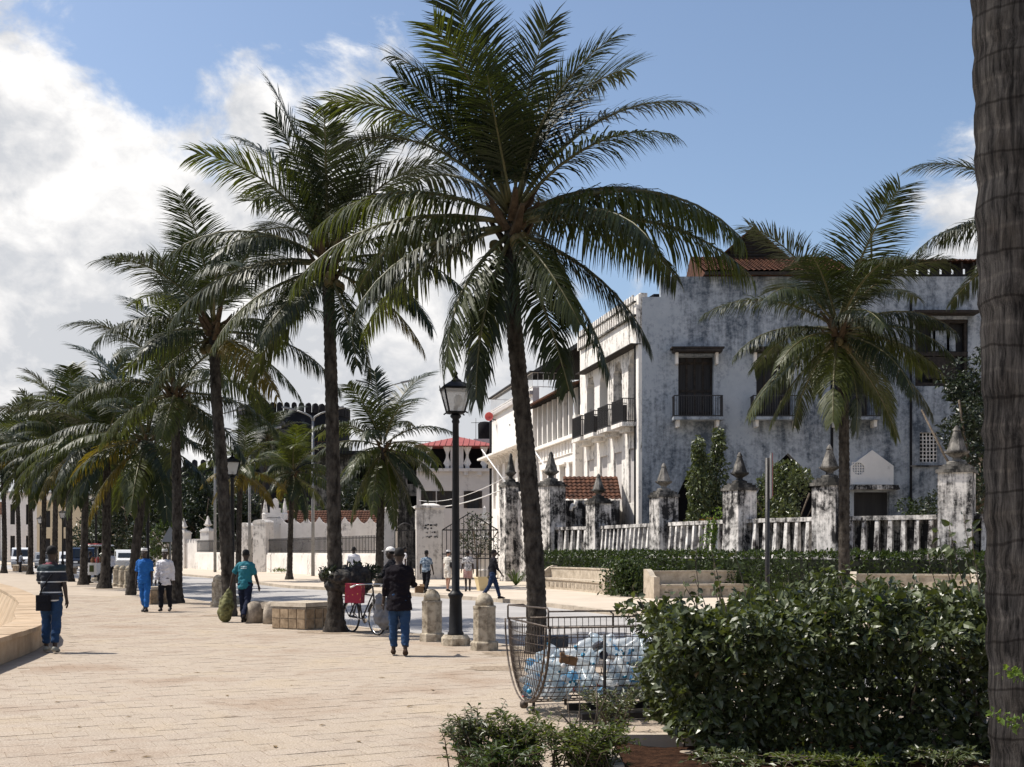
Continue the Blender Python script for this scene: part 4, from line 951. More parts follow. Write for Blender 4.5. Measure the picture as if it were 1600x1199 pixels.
# seat blocks by the kerb
def block(px0, px1, py, h, dep, rz, label, tiles=True):
    a, b = G(px0, py), G(px1, py); w = b.x - a.x
    o = empty('seat_block', ((a.x + b.x) / 2, a.y + dep / 2, 0), rz, label, 'stone seat')
    MB().box((0, 0, h / 2 - .02), (w, dep, h - .04)).build('core', M['old_concrete'], o)
    MB().box((0, 0, h + .02), (w + .06, dep + .06, .09), taper=.97).build('top_slab', M['bench_stone'], o)
    if tiles:
        tm = MB().box((0, 0, 0), (.22, .025, .20)).mesh('tile', M['block_tile']); n = max(2, int(w / .235))
        for i in range(n):
            for j in range(2): inst('tile', tm, o, (-w / 2 + w * (i + .5) / n, -dep / 2 - .008, .13 + .215 * j))
        n = max(2, int(dep / .235))
        for i in range(n):
            for j in range(2):
                for s in (-1, 1): inst('tile', tm, o, (s * (w / 2 + .008), -dep / 2 + dep * (i + .5) / n, .13 + .215 * j), (0, 0, pi / 2))
    return o
block(436, 506, 984, .52, 1.1, R(-32), 'tiled stone seat block left of the thick palm base')
block(226, 247, 945, .5, .8, R(-28), 'ochre stone seat block behind the two walking men')
block(88, 108, 897.5, .5, 1.2, R(-28), 'far stone seat block behind the striped polo man')
block(22, 36, 893, .5, 1.2, R(-28), 'farthest stone seat block by the white van')
uu = empty('concrete_seat', G(404, 975), R(-32), 'weathered grey concrete seat with gap beside the tiled block', 'stone seat'); uu.location.z = 0
for x in (-.33, .22): MB().lathe([(.21, -.05), (.2, .3), (.17, .46), (.1, .52), (0, .53)], 8, (x, .3, 0), True, pi / 8, 1.0, 1.6).build('leg', M['old_concrete'], uu)
MB().box((-.05, .45, .42), (.85, .45, .16), taper=.9).build('seat', M['old_concrete'], uu)
# curved stone benches across the road
def bench(A, B, label, arms=(1, 1)):
    A, B = Vector(A), Vector(B); d = B - A; Ln = d.length; fx = frame2((A.x, A.y, 0), d); o = empty('stone_bench', (0, 0, 0), 0, label, 'bench', 'pale stone benches along the hedge')
    n = 10; bow = .35
    def arc(y0, y1, z0, z1, name, m):
        mb = MB(fx); vs, fs = [], []
        for i in range(n + 1):
            t = i / n; x = Ln * t; yy = bow * sin(pi * t)
            vs += [(x, y0 + yy, z0), (x, y1 + yy, z0), (x, y1 + yy, z1), (x, y0 + yy, z1)]
        for i in range(n):
            a = 4 * i; fs += [(a, a + 4, a + 7, a + 3), (a + 1, a + 2, a + 6, a + 5), (a + 3, a + 7, a + 6, a + 2), (a, a + 1, a + 5, a + 4)]
        fs += [(0, 3, 2, 1), (4 * n, 4 * n + 1, 4 * n + 2, 4 * n + 3)]
        return mb.add(vs, fs).build(name, m, o)
    arc(.0, .55, -.05, .42, 'base', M['bench_stone']); arc(-.05, .55, .421, .50, 'seat', M['bench_stone']); arc(.56, .78, -.05, .93, 'backrest', M['bench_stone']); arc(.53, .82, .931, .99, 'back_cap', M['bench_stone'])
    for k, x in enumerate((.09, Ln - .09)):
        if arms[k]: MB(fx @ Matrix.Translation((x, 0, 0)) @ Matrix.Rotation(pi / 2, 4, 'Z')).vprism([(-.12, -.05), (.9, -.05), (.9, 1.05), (.72, 1.06), (.5, .98), (.3, .82), (.12, .78), (-.12, .78)], -.11, .11).build('arm', M['bench_stone'], o)
    tm = MB().box((0, 0, 0), (.26, .03, .2)).mesh('carved_panel', M['old_concrete']); k = int(Ln / .45)
    for i in range(k):
        t = (i + .5) / k; p = fx @ Vector((Ln * t, bow * sin(pi * t) + .0, .22)); inst('carved_panel', tm, o, p, (0, 0, atan2(d.y, d.x)))
    return o
bench((1.2, 53.7), (3.75, 45.2), 'pale stone bench just right of the main palm trunk')
bench((5.1, 41.6), (10.4, 43.0), 'long pale stone bench with curved arms behind the sign post')
bench((10.6, 36.2), (14.2, 35.0), 'pale stone bench behind the hedge beside the nearest right trunk')
# metal frame left at the end of the bench
mf = empty('metal_rack', G(1249, 934), 0, 'small bent grey metal chair frame at the bench end', 'metal frame'); mf.location.z = 0
mb = MB()
for x in (-.35, 0): mb.tube([(x - .12, 0, 0), (x, 0, .45), (x - .05, .1, .95), (x + .1, .35, .98), (x + .12, .4, 0)], .025, 6)
for x, z in ((-.17, .45), (-.2, .95)): mb.tube([(-.35, .05, z), (.02, .05, z)], .022, 6)
mb.build('tube_frame', M['grey_pole'], mf)
# road sign seen edge-on
sg = empty('road_sign', (Q(1199, 0, 15.4).x, 15.4, 0), R(79), 'thin dark sign post with narrow edge-on sign above the hedge', 'road sign')
MB().tube([(0, 0, -.1), (0, 0, 2.95)], .032, 10).build('post', M['iron'], sg)
pl = MB().vprism([(-.34, 2.42), (.34, 2.42), (.34, 3.0), (-.34, 3.0)], -.055, -.04).build('plate', M['grey_pole'], sg)
MB().vprism([(-.33, 2.43), (.33, 2.43), (.33, 2.99), (-.33, 2.99)], -.062, -.0555).build('plate_face', M['horn_red'], pl)
# overhead cables
def cable(name, a, b, sag, r, label):
    pts = [a.lerp(b, t) - Vector((0, 0, sag * 4 * t * (1 - t))) for t in [i / 16 for i in range(17)]]
    tag(MB().tube(pts, r, 5).build(name, M['white_paint'], None), label, 'cable')
cable('overhead_cable', Q(800, 758, 66), Q(640, 792, 84), .5, .035, 'pale cable slung from gate pillar toward the palm')
cable('overhead_cable', Q(792, 745, 70), Q(655, 782, 112), .6, .022, 'thin cable in front of the red roof house wall')
fl = tag(MB().tube([Q(753, 703, 90), Q(792, 757, 82)], .05, 6).build('flag_pole', M['white_paint'], None), 'thin white pole slanting from gate pillar toward the verandah', 'pole')
fl = tag(MB().tube([Q(836, 706, 72), Q(858, 738, 66)], .05, 6).build('flag_pole', M['white_paint'], None), 'thin white pole slanting beside the main palm trunk', 'pole')
wl = empty('wall_lantern', Q(806, 674, 94), 0, 'black wall lantern on bracket partly behind the main palm', 'lantern')
MB().lathe([(.25, -.3), (.45, .45), (.6, .5), (.15, .9), (.0, 1.1)], 6, (0, 0, 0), False).build('lantern', M['iron'], wl)
MB().tube([(0, 0, -.3), (.3, .2, -1.0), (1.0, .5, -2.0)], .06, 6).build('bracket', M['iron'], wl)
# ------------------------------------------------------------------ coconut palms
def frond_mesh(e0, droop, seed, n=112, wid=.033, Lf=3.6, ll=1.22):
    ll *= 1.0 if e0 > 50 else .86 if e0 > 20 else .74; Lf *= 1.0 if e0 > -5 else .88
    r = random.Random(seed); mb = MB(); steps = 18; pts = [Vector((0, 0, 0))]; tan = []
    for i in range(steps):
        s = (i + .5) / steps; a = R(e0 - droop * s ** 1.35); tan.append(Vector((cos(a), 0, sin(a)))); pts.append(pts[-1] + tan[-1] * Lf / steps)
    side = r.uniform(-.3, .3)
    for i, p in enumerate(pts): p.y += side * (i / steps) ** 2
    mb.tube(pts[::2], [.045 - .038 * i / (steps // 2) for i in range(steps // 2 + 1)], 5, True, True, (0, 1, 0))
    nr = len(mb.f)
    tw = r.uniform(-.35, .35); gap = [r.random() for _ in range(3)]
    for k in range(n):
        s = .13 + .87 * (k / (n - 1)) ** .95
        if any(abs(s - q) < .012 for q in gap): continue
        f = min(s * steps, steps - .001); i = int(f); p = pts[i].lerp(pts[i + 1], f - i); t = tan[min(i, steps - 1)]
        up = Vector((-t.z, 0, t.x)); prof = min(1, .42 + 2.6 * (s - .1)) * (1 - (.50 if e0 > 50 else .62) * max(0, s - .45) ** 1.25 / .55 ** 1.25)
        for sg in (-1, 1):
            if r.random() < .03: continue
            ln = ll * prof * r.uniform(.86, 1.08); ph = R(12 + 36 * s + r.gauss(0, 4.5)); dih = R((22 if e0 > 40 else 14) - 22 * s + r.gauss(0, 5)) + tw * sg * .4
            lat = Vector((0, sg, 0)); d = (lat * cos(dih) + up * sin(dih)) * cos(ph) + t * sin(ph); d.normalize()
            w = wid * r.uniform(.85, 1.15); wv = d.cross(up.lerp(lat * -sg, .2)).normalized() if abs(d.dot(up)) < .98 else t
            wv = (t - d * t.dot(d)).normalized()
            g = (.28 + .25 * r.random()) * (.38 if e0 > 65 else .55 if e0 > 50 else 1.1 if e0 > 30 else 2.0); q = []; pos = p.copy(); dd = d.copy(); nseg = 3
            for j in range(nseg + 1):
                ww = w * (.55, 1.0, .8, .06)[j] ; q += [pos - wv * ww / 2, pos + wv * ww / 2]
                dd = (dd + Vector((0, 0, -g * (j + .6) / 2.0))).normalized(); pos = pos + dd * ln / nseg
            mb.add(q, [(0, 1, 3, 2), (2, 3, 5, 4), (4, 5, 7, 6)], False)
    me = mb.mesh('frond', M['frond'])
    me.materials.append(M['rachis'])
    mi = [0] * len(mb.f)
    for i in range(nr): mi[i] = 1
    me.polygons.foreach_set('material_index', mi); return me
EL = [(86, 22), (72, 48), (57, 66), (42, 66), (26, 68), (10, 62), (-8, 54), (-28, 42), (-48, 28), (-68, 14)]
HI = [[frond_mesh(e, d, 11 * k + s) for s in range(3)] for k, (e, d) in enumerate(EL)]
LO = [[frond_mesh(e, d, 211 * k + s, 66, .058) for s in range(2)] for k, (e, d) in enumerate(EL)]
def palm_trunk(pts, r0, r1, pitch, flare=1.7, n=18, m=None, rough=.03, ring=.05):
    P = smooth3(pts, 10); tot = 0; cum = [0]
    for a, b in zip(P[:-1], P[1:]): tot += (b - a).length; cum.append(tot)
    k = max(12, int(tot / (pitch / 3))); pp, rr = [], []
    rr_ = random.Random(int(tot * 1000)); j = 0; ph = 0
    for i in range(k + 1):
        s = tot * i / k
        while j < len(cum) - 2 and cum[j + 1] < s: j += 1
        t = (s - cum[j]) / max(1e-6, cum[j + 1] - cum[j]); p = P[j].lerp(P[j + 1], t)
        r = r0 + (r1 - r0) * (s / tot); fl = 1 + (flare - 1) * max(0, 1 - s / .75) ** 1.8
        saw = (1.0, .35, -.6)[i % 3]
        pp.append(p); rr.append(r * fl * (1 + ring * saw + rr_.uniform(-.02, .02)))
    mb = MB(); mb.tube(pp, rr, n, True, True, (1, 0, 0))
    for i in range(len(mb.v)):
        v = mb.v[i]; mb.v[i] = v + Vector((rr_.uniform(-1, 1), rr_.uniform(-1, 1), rr_.uniform(-1, 1))) * rough * .12
    return mb
def smooth3(p, k):
    p = [Vector(q) for q in p]; out = []
    for i in range(len(p) - 1):
        p0, p1, p2, p3 = p[max(i - 1, 0)], p[i], p[i + 1], p[min(i + 2, len(p) - 1)]
        for j in range(k):
            t = j / k; out.append(.5 * ((2 * p1) + (p2 - p0) * t + (2 * p0 - 5 * p1 + 4 * p2 - p3) * t * t + (3 * p1 - p0 - 3 * p2 + p3) * t ** 3))
    out.append(p[-1]); return out
COCO = MB().lathe([(0, -.13), (.07, -.11), (.105, -.02), (.09, .07), (.04, .12), (0, .13)], 9).mesh('coconut', M['coconut'])
BOOT = MB().add([(-.10, 0, 0), (.10, 0, 0), (.04, .34, .42), (-.04, .34, .42), (-.09, .06, -.05), (.09, .06, -.05), (.03, .36, .38), (-.03, .36, .38)], [(0, 1, 2, 3), (5, 4, 7, 6), (0, 4, 5, 1), (1, 5, 6, 2), (2, 6, 7, 3), (3, 7, 4, 0)]).mesh('frond_base', M['boot_brown'])
def crown_list(n, seed, lo=-55, hi=86, wind=0):
    r = random.Random(seed); out = []
    for k in range(n):
        t = (k + .5) / n; e = hi - (hi - lo) * t ** .95 + r.gauss(0, 4); out.append(((k * 137.5 + r.gauss(0, 10) + seed * 40) % 360, e, r.uniform(.9, 1.08)))
    return out
def palm(pixels, d, label, seed, fronds=None, n=26, r0=.19, r1=.135, pitch=.13, hi=True, size=1.0, yellow=0.0, group='coconut palms along the promenade', flare=1.75, light=.25, m='trunk', lo=-36, nsides=18, coco=5, dead=0, ring=.05):
    """pixels: trunk axis from base to crown in the photo, d: distance"""
    P = [Q(px, py, d) for px, py in pixels]; base = P[0].copy(); base.z = 0
    root = empty('coconut_palm', base, 0, label, 'palm tree', group); rr = random.Random(seed)
    loc = [p - base for p in P]; loc[0] = Vector((0, 0, -.1))
    palm_trunk(loc, r0, r1, pitch, flare, nsides, None, .03, ring).build('trunk', M[m], root, False)
    top = loc[-1]
    for az, e, sc in (fronds or crown_list(n, seed, lo)):
        k = min(range(len(EL)), key=lambda i: abs(EL[i][0] - e)); V = (HI if hi else LO)[k]; me = V[rr.randrange(len(V))]
        de = R(e - EL[k][0]); off = Vector((cos(R(az)), sin(R(az)), 0)) * r1 * .7 + Vector((0, 0, max(-.25, min(.35, e / 200))))
        o = bpy.data.objects.new('frond', me); COL.objects.link(o); o.parent = root; o.location = top + off
        o.rotation_mode = 'XYZ'; o.rotation_euler = (Matrix.Rotation(R(az), 3, 'Z') @ Matrix.Rotation(-de, 3, 'Y') @ Matrix.Rotation(rr.uniform(-.25, .25), 3, 'X')).to_euler()
        s = sc * size * rr.uniform(.9, 1.06); o.scale = (s, s * rr.choice((-1, 1)) * rr.uniform(.85, 1.1), s)
        x = rr.random(); mm = None
        if e < -38 and rr.random() < dead: mm = M['frond_dead']
        elif e < 5 and rr.random() < yellow: mm = M['frond_yellow']
        elif x < light or (e < 0 and x < .5): mm = M['frond_light']
        if mm: o.material_slots[0].link = 'OBJECT'; o.material_slots[0].material = mm
    for k in range(12 if hi else 6):
        a = k * 2.4 + rr.random(); inst('frond_base', BOOT, root, top + Vector((cos(a) * r1 * .9, sin(a) * r1 * .9, -.28 + .05 * k)), (0, 0, a - pi / 2), (1, 1, 1))
    for k in range(coco):
        a = rr.uniform(0, 6.3); inst('coconut', COCO, root, top + Vector((cos(a) * .27, sin(a) * .27, -.28 - .2 * rr.random())), (rr.random(), rr.random(), a), (1, 1, 1))
    return root
A_FR = [(230, 76, .9), (340, 74, .85), (185, 60, 1.05), (176, 52, .96), (168, 74, 1.0), (150, 84, .95), (262, 82, 1.0), (300, 88, .8), (20, 72, 1.0), (8, 60, .92), (60, 78, .95), (120, 66, 1.0), (200, 70, .85), (12, 30, 1.0), (-22, 18, 1.06), (-40, 6, 1.0), (-8, 8, 1.12), (35, 20, 1.0),
        (-30, -40, 1.0), (-62, -52, .95), (-12, -24, 1.05), (178, 26, 1.0), (188, 8, 1.1), (205, -10, 1.12), (222, -38, 1.0), (240, -55, .95), (162, -8, 1.0), (150, 14, 1.0), (90, 40, 1.0), (75, 10, 1.0), (110, -30, .95), (285, -30, .85), (135, 45, 1.0), (270, 60, .8), (330, 44, .9)]
palm([(836, 1022), (838, 930), (826, 750), (812, 600), (800, 460), (800, 352)], 19.1, 'tall coconut palm nearest the wire cage, largest crown in the middle', 3, A_FR, r0=.165, r1=.125, pitch=.11, flare=1.2, light=.2, m='trunk', size=1.0)
B_FR = [(230, 80, .9), (330, 72, .9), (60, 66, .95), (145, 60, 1.0), (178, 84, 1.0), (160, 74, .95), (100, 88, .9), (20, 78, 1.0), (355, 64, .95), (200, 62, 1.0), (270, 72, .9), (182, 30, 1.05), (170, 12, 1.05), (195, 2, 1.1), (208, -20, 1.05), (5, 32, 1.0), (350, 12, 1.0), (335, -8, 1.0), (15, -20, 1.0), (60, 20, 1.0), (90, 50, 1.0), (120, 0, 1.0), (225, 20, .95), (250, -30, .95), (300, -45, .95), (150, -40, 1.0), (30, -50, .9), (310, 40, .9), (140, 45, 1.0), (40, 58, 1.0)]
palm([(524, 988), (523, 880), (520, 700), (516, 540), (512, 415)], 24.3, 'coconut palm with thick dark base beside the bicycle', 7, B_FR, r0=.165, r1=.12, pitch=.15, flare=1.85, yellow=.06, light=.25, size=.90)
palm([(360, 962), (354, 860), (346, 720), (338, 620), (334, 520)], 30.3, 'coconut palm behind the man dragging the sack', 12, None, 21, r0=.18, r1=.13, lo=-30, size=.95, pitch=.17, flare=1.15, yellow=.06)
palm([(276, 943), (277, 850), (276, 740), (273, 615)], 37.8, 'coconut palm directly right of the man in the white shirt', 15, None, 21, r0=.18, r1=.13, lo=-30, pitch=.17, flare=1.7, yellow=.14, size=1.05)
palm([(204, 930), (212, 860), (220, 790), (228, 690)], 45, 'leaning slender palm left of the man in blue', 19, None, 25, r0=.19, r1=.13, pitch=.2, hi=False, lo=-52, yellow=.14, flare=1.2, size=1.15)
palm([(163, 920), (166, 850), (167, 690)], 52.8, 'coconut palm with wide base beside the handcart', 23, None, 25, r0=.22, r1=.15, pitch=.2, hi=False, lo=-52, yellow=.2, flare=2.0, size=1.15)
palm([(130, 914), (132, 840), (135, 695)], 58.8, 'coconut palm just left of the handcart', 27, None, 25, r0=.2, r1=.14, pitch=.2, hi=False, lo=-52, yellow=.3, dead=.5, size=1.15)
palm([(109, 909), (108, 840), (107, 690)], 65, 'palm trunk just right of the striped polo shoulder', 29, None, 25, r0=.2, r1=.14, hi=False, lo=-52, pitch=.2, yellow=.12, size=1.15)
palm([(86, 901), (86, 840), (88, 710)], 78.5, 'palm rising directly behind the striped polo head', 33, None, 25, r0=.2, r1=.14, hi=False, lo=-52, pitch=.25, yellow=.06, size=1.15)
palm([(65, 899), (68, 840), (70, 718)], 83, 'palm just left of the striped polo head', 36, None, 25, r0=.2, r1=.14, hi=False, lo=-52, pitch=.25, yellow=.06, size=1.15)
palm([(47, 898), (48, 840), (46, 720)], 85, 'far left palm standing before the yellow-green shrub', 38, None, 25, r0=.2, r1=.14, hi=False, lo=-52, pitch=.25, yellow=.12, size=1.15)
palm([(6, 896), (7, 840), (4, 715)], 90, 'leftmost palm at the edge beside the white van', 41, None, 25, r0=.2, r1=.14, hi=False, lo=-52, pitch=.25, size=1.15)
palm([(30, 893), (28, 800), (22, 700)], 100, 'distant palm behind the leftmost trunk', 44, None, 25, r0=.2, r1=.14, hi=False, lo=-52, pitch=.25, size=1.15)
palm([(-40, 893), (-44, 800), (-50, 690)], 98, 'palm beyond the left border with fronds reaching in', 46, None, 25, r0=.2, r1=.14, hi=False, lo=-52, pitch=.25, size=1.15)
R_FR = crown_list(30, 52, -50, 76)
palm([(1320, 960), (1319, 860), (1319, 720), (1317, 610), (1309, 520)], 30.5, 'solitary coconut palm in front of the palace balconies', 52, R_FR, r0=.15, r1=.125, pitch=.14, flare=1.3, light=.2, group='coconut palms across the road', size=.98)
palm([(593, 918), (594, 830), (598, 700)], 55, 'coconut palm across the road left of the lamp post', 57, None, 26, r0=.2, r1=.17, pitch=.2, hi=False, light=.3, group='coconut palms across the road', size=1.08, lo=-65)
palm([(372, 905), (374, 800), (378, 735)], 66, 'yellowing palm behind the lantern near the spiked wall', 61, None, 16, r0=.18, r1=.13, pitch=.2, hi=False, yellow=.9, light=.6, group='coconut palms across the road', size=.85)
palm([(452, 905), (455, 800), (458, 742)], 70, 'small palm with yellowing fronds before the fort tower', 64, None, 25, r0=.18, r1=.13, pitch=.2, hi=False, yellow=.3, light=.6, group='coconut palms across the road', size=.95)
palm([(408, 893), (412, 760), (420, 690)], 112, 'dark palm in the trees left of the fort tower', 66, None, 25, r0=.2, r1=.14, pitch=.25, hi=False, light=.05, group='coconut palms across the road', size=1.2)
palm([(1655, 965), (1650, 700), (1640, 370)], 29.5, 'palm with crown half hidden by the near right trunk', 71, None, 24, r0=.17, r1=.13, pitch=.15, light=.4, group='coconut palms across the road', size=1.0)
# the near trunk at the right edge
nt_px = [(1652, 1330), (1640, 1199), (1632, 1000), (1624, 700), (1612, 400), (1598, 0), (1580, -600), (1560, -1150)]
palm(nt_px, 6.6, 'huge ringed palm trunk standing at the right edge', 77, [(az, e, s) for az, e, s in crown_list(22, 78, 25, 86)], r0=.315, r1=.235, pitch=.25, flare=1.18, group='near palm', m='near_trunk', nsides=40, coco=0, ring=.03)

# ------------------------------------------------------------------ leaf masses
def leaf_verts(p, d, nrm, L_, w):
    d = d.normalized(); s = d.cross(nrm)
    s = s.normalized() if s.length > 1e-5 else d.orthogonal().normalized(); u = s.cross(d)
    return [p, p + d * L_ * .45 + s * w / 2 + u * w * .18, p + d * L_ - u * L_ * .12, p + d * L_ * .45 - s * w / 2 + u * w * .18]
def rvec(r): 
    z = r.uniform(-1, 1); a = r.uniform(0, 2 * pi); q = sqrt(1 - z * z); return Vector((q * cos(a), q * sin(a), z))
def leaves(mb, pts, size, r, up=.45, aspect=.5, droop=0):
    for p, n in pts:
        d = (rvec(r) + n * .6 + Vector((0, 0, up - .3 - droop))).normalized(); nn = (rvec(r) * .7 + n * .5 + Vector((0, 0, up))).normalized()
        L_ = size * r.uniform(.55, 1.25); mb.add(leaf_verts(p, d, nn, L_, L_ * aspect * r.uniform(.8, 1.2)), [(0, 1, 2), (0, 2, 3)])
def ellipsoid_pts(c, rad, n, r, shell=.75):
    out = []
    for _ in range(n):
        v = rvec(r); k = r.uniform(shell, 1.0) if r.random() < .8 else r.uniform(.3, shell)
        out.append((Vector((c[0] + v.x * rad[0] * k, c[1] + v.y * rad[1] * k, c[2] + v.z * rad[2] * k)), Vector((v.x / rad[0], v.y / rad[1], v.z / rad[2])).normalized()))
    return out
def tree(loc, h, w, label, seed, m='tree_leaf', n=5200, size=.42, trunk=.3, group=None, base=.25):
    r = random.Random(seed); t = empty('tree', loc, 0, label, 'tree', group)
    mb = MB(); mb.tube([(0, 0, -.2), (.1 * r.random(), 0, h * .25), (.2 * r.random(), .1, h * .5)], [trunk, trunk * .75, trunk * .5], 9)
    for k in range(6):
        a = k * 1.1 + r.random(); mb.tube([(0, 0, h * .28), (cos(a) * w * .25, sin(a) * w * .25, h * .5), (cos(a) * w * .42, sin(a) * w * .42, h * .68)], [trunk * .5, trunk * .3, .05], 6)
    mb.build('trunk', M['twig'], t, False)
    mb = MB(); K = 26
    for k in range(K):
        a = r.uniform(0, 2 * pi); q = sqrt(r.random()); z = r.uniform(base, 1.0); ww = w / 2 * (1 - .55 * max(0, z - .5) / .5 * 1.0)
        c = (cos(a) * q * ww * .8, sin(a) * q * ww * .8, h * (z * .86 + .02)); s = r.uniform(.12, .22) * w
        leaves(mb, ellipsoid_pts(c, (s, s, s * .75), n // K, r), size, r)
    mb.build('crown', M[m], t, False); return t
dt = 'dark trees behind the spiked wall'
for i, (px, d, yt, w, lb) in enumerate([(205, 140, 742, 12, 'dark leafy tree behind the leaning slender palm'), (262, 132, 745, 13, 'dense dark tree between the two walking men palms'), (318, 128, 735, 13, 'dense dark tree above the white pinnacle pier'),
                                      (372, 124, 770, 10, 'dark tree behind the rounded white gate piers'), (165, 150, 775, 9, 'dark tree at the end of the cream house')]):
    tree((Q(px, 0, d).x, d, 0), Q(0, yt, d).z, w, lb, 90 + i, group=dt, base=.12, n=5600, size=.55)
tree((Q(250, 0, 118).x, 121, 0), 5.6, 4.2, 'bright green young tree over the spiked wall', 99, 'hedge_leaf', 1600, .4, .12)
tree((Q(470, 0, 104).x, 106, 0), 6.6, 8, 'green tree behind the tiled shed', 101, 'hedge_leaf', 2600, .4, .16)
tree((Q(540, 0, 112).x, 114, 0), 9.0, 9, 'dark tree behind the across-street palm', 102, 'tree_leaf', 3600, .45, .2)
tree((Q(738, 0, 128).x, 130, 0), 14.6, 8, 'tree top showing above the red hip roof', 103, 'tree_leaf', 2600, .5, .25, base=.6)
tree((Q(1548, 0, 56).x, 57.5, 0), 13.2, 6.6, 'tall dark tree at the palace end beside the near trunk', 104, 'tree_leaf', 9000, .26, .22, base=.04)
tree((Q(1440, 0, 58).x, 59, 0), 4.6, 3.0, 'low green bush against the palace wall under the lattice', 105, 'hedge_leaf', 2600, .2, .07, base=.05)
tree((Q(1232, 0, 56).x, 56.6, 0), 6.6, 4.0, 'round climbing bush in front of the palace arch', 106, 'bush_leaf', 5200, .24, .09, base=.08)
tree((Q(1175, 0, 57).x, 57, 0), 4.9, 2.6, 'small bush between the two palace arches', 112, 'bush_leaf', 2200, .22, .07, base=.08)
tree((Q(745, 0, 72).x, 73, 0), 4.4, 3.2, 'sparse twiggy shrub behind the iron gate', 107, 'tree_leaf', 700, .22, .06, base=.4)
tree((Q(48, 0, 150).x, 120, 0), 5.5, 5, 'bright yellow-green shrub among the far left palms', 108, 'shrub_leaf', 1600, .5, .1)
def column_tree(px, d, zt, w, label, seed):
    r = random.Random(seed); t = empty('column_shrub', (Q(px, 0, d).x, d, 0), 0, label, 'shrub')
    MB().tube([(0, 0, 0), (0, 0, zt * .8)], [.08, .03], 6).build('trunk', M['twig'], t, False)
    mb = MB()
    for k in range(18):
        z = .4 + (zt - .6) * k / 17; s = w * (.5 if k > 13 else .62) * r.uniform(.8, 1.15) * (1 - .5 * max(0, k - 12) / 5)
        leaves(mb, ellipsoid_pts((r.uniform(-.15, .15), r.uniform(-.2, .1), z), (s, s, .45), 170, r), .24, r, .1, .5, .5)
    mb.build('crown', M['bush_leaf'], t, False)
column_tree(1090, 57, Q(0, 690, 57).z, .95, 'tall narrow dark shrub at the left palace arch', 1); column_tree(1119, 57.5, Q(0, 674, 57.5).z, 1.0, 'taller of the two narrow shrubs by the palace arch', 2)
tree((Q(1105, 0, 51).x, 51.5, 0), 3.6, 1.9, 'small reddish flowering bush on the fence', 110, 'red_leaf', 900, .16, .05, base=.4)
# creeper hanging over the fence
r = random.Random(8); mb = MB()
for k in range(40):
    p = Vector((Q(1112, 0, 48).x + r.gauss(0, .25), 48.0 - .4, r.uniform(.9, 3.4))); leaves(mb, ellipsoid_pts(p, (.18, .14, .2), 12, r), .15, r, 0, .6, .5)
tag(mb.build('fence_creeper', M['sprig_leaf'], None, False), 'pale green creeper hanging over the stained fence', 'creeper')
# clipped hedge along the fence
hedge = empty('clipped_hedge', (0, 0, 0), 0, 'long clipped dark green hedge behind the stone benches', 'hedge')
HP = [(1.9, 60.3), (3.6, 56.6), (5.3, 50.6), (7.5, 45.3), (10.7, 41.3), (14.6, 38.5), (19, 36.8)]
r = random.Random(4); mb = MB(); core = MB(); stem = MB()
for (x0, y0), (x1, y1) in zip(HP[:-1], HP[1:]):
    p, q = Vector((x0, y0)), Vector((x1, y1)); d = q - p; Ln = d.length; t = d.normalized(); nn = Vector((-t.y, t.x)); hw = .62; H_ = 1.60
    pts = []
    for _ in range(int(Ln * 560)):
        s = r.uniform(0, Ln); f = r.random(); wob = .08 * sin(s * 2.1 + x0) + .06 * sin(s * 5.3)
        if f < .5: off, z, n = -hw + wob, r.uniform(.1, H_), Vector((-nn.x, -nn.y, .2))
        elif f < .9: off, z, n = r.uniform(-hw, hw), H_ + wob * .5, Vector((0, 0, 1))
        else: off, z, n = hw, r.uniform(.3, H_), Vector((nn.x, nn.y, .2))
        c = p + t * s + nn * (off + r.gauss(0, .05)); pts.append((Vector((c.x, c.y, z + r.gauss(0, .05))), n))
    leaves(mb, pts, .15, r, .35, .55)
    fx = frame2((x0, y0, 0), d); core.xf = fx; core.box((Ln / 2, 0, .72), (Ln + .4, .95, 1.4))  # solid dark box fills the hedge behind its leaves
pts = []
for _ in range(2600): 
    c = Vector((4.35 + r.gauss(0, .35), 44.0 + r.gauss(0, .5), r.uniform(.05, 1.45))); pts.append((c, Vector((-.3, -1, .2))))
leaves(mb, pts, .16, r, .3, .55)
mb.build('foliage', M['hedge_leaf'], hedge, False); core.build('dark_core', M['tree_leaf'], hedge)
# agave-like plant at the gate pillar
ag = empty('spiky_plant', (Q(806, 0, 58).x, 58, 0), 0, 'spiky green plant at the foot of the gate pillar', 'plant')
for k in range(18):
    a = k * 2.4; e = .5 + .5 * r.random(); MB().add([(0, -.05, 0), (0, .05, 0), (.7 * cos(e), .04, .75 * sin(e) + .1), (.7 * cos(e), -.04, .75 * sin(e) + .1), (1.2 * cos(e), 0, 1.05 * sin(e))], [(0, 1, 2, 3), (3, 2, 4)]).build('leaf', M['hedge_leaf'], ag, False).rotation_euler = (0, 0, a)
# weeds at the foot of the white wall
mb = MB(); pts = [(Vector((-18.6 + 2.2 * r.random(), 92.5 - 4 * r.random(), .05 + .2 * r.random())), Vector((0, 0, 1))) for _ in range(500)]
leaves(mb, pts, .3, r, .8, .12); tag(mb.build('grass', M['shrub_leaf'], None, False), 'strip of grass at the foot of the white wall', 'grass', None, 'stuff')

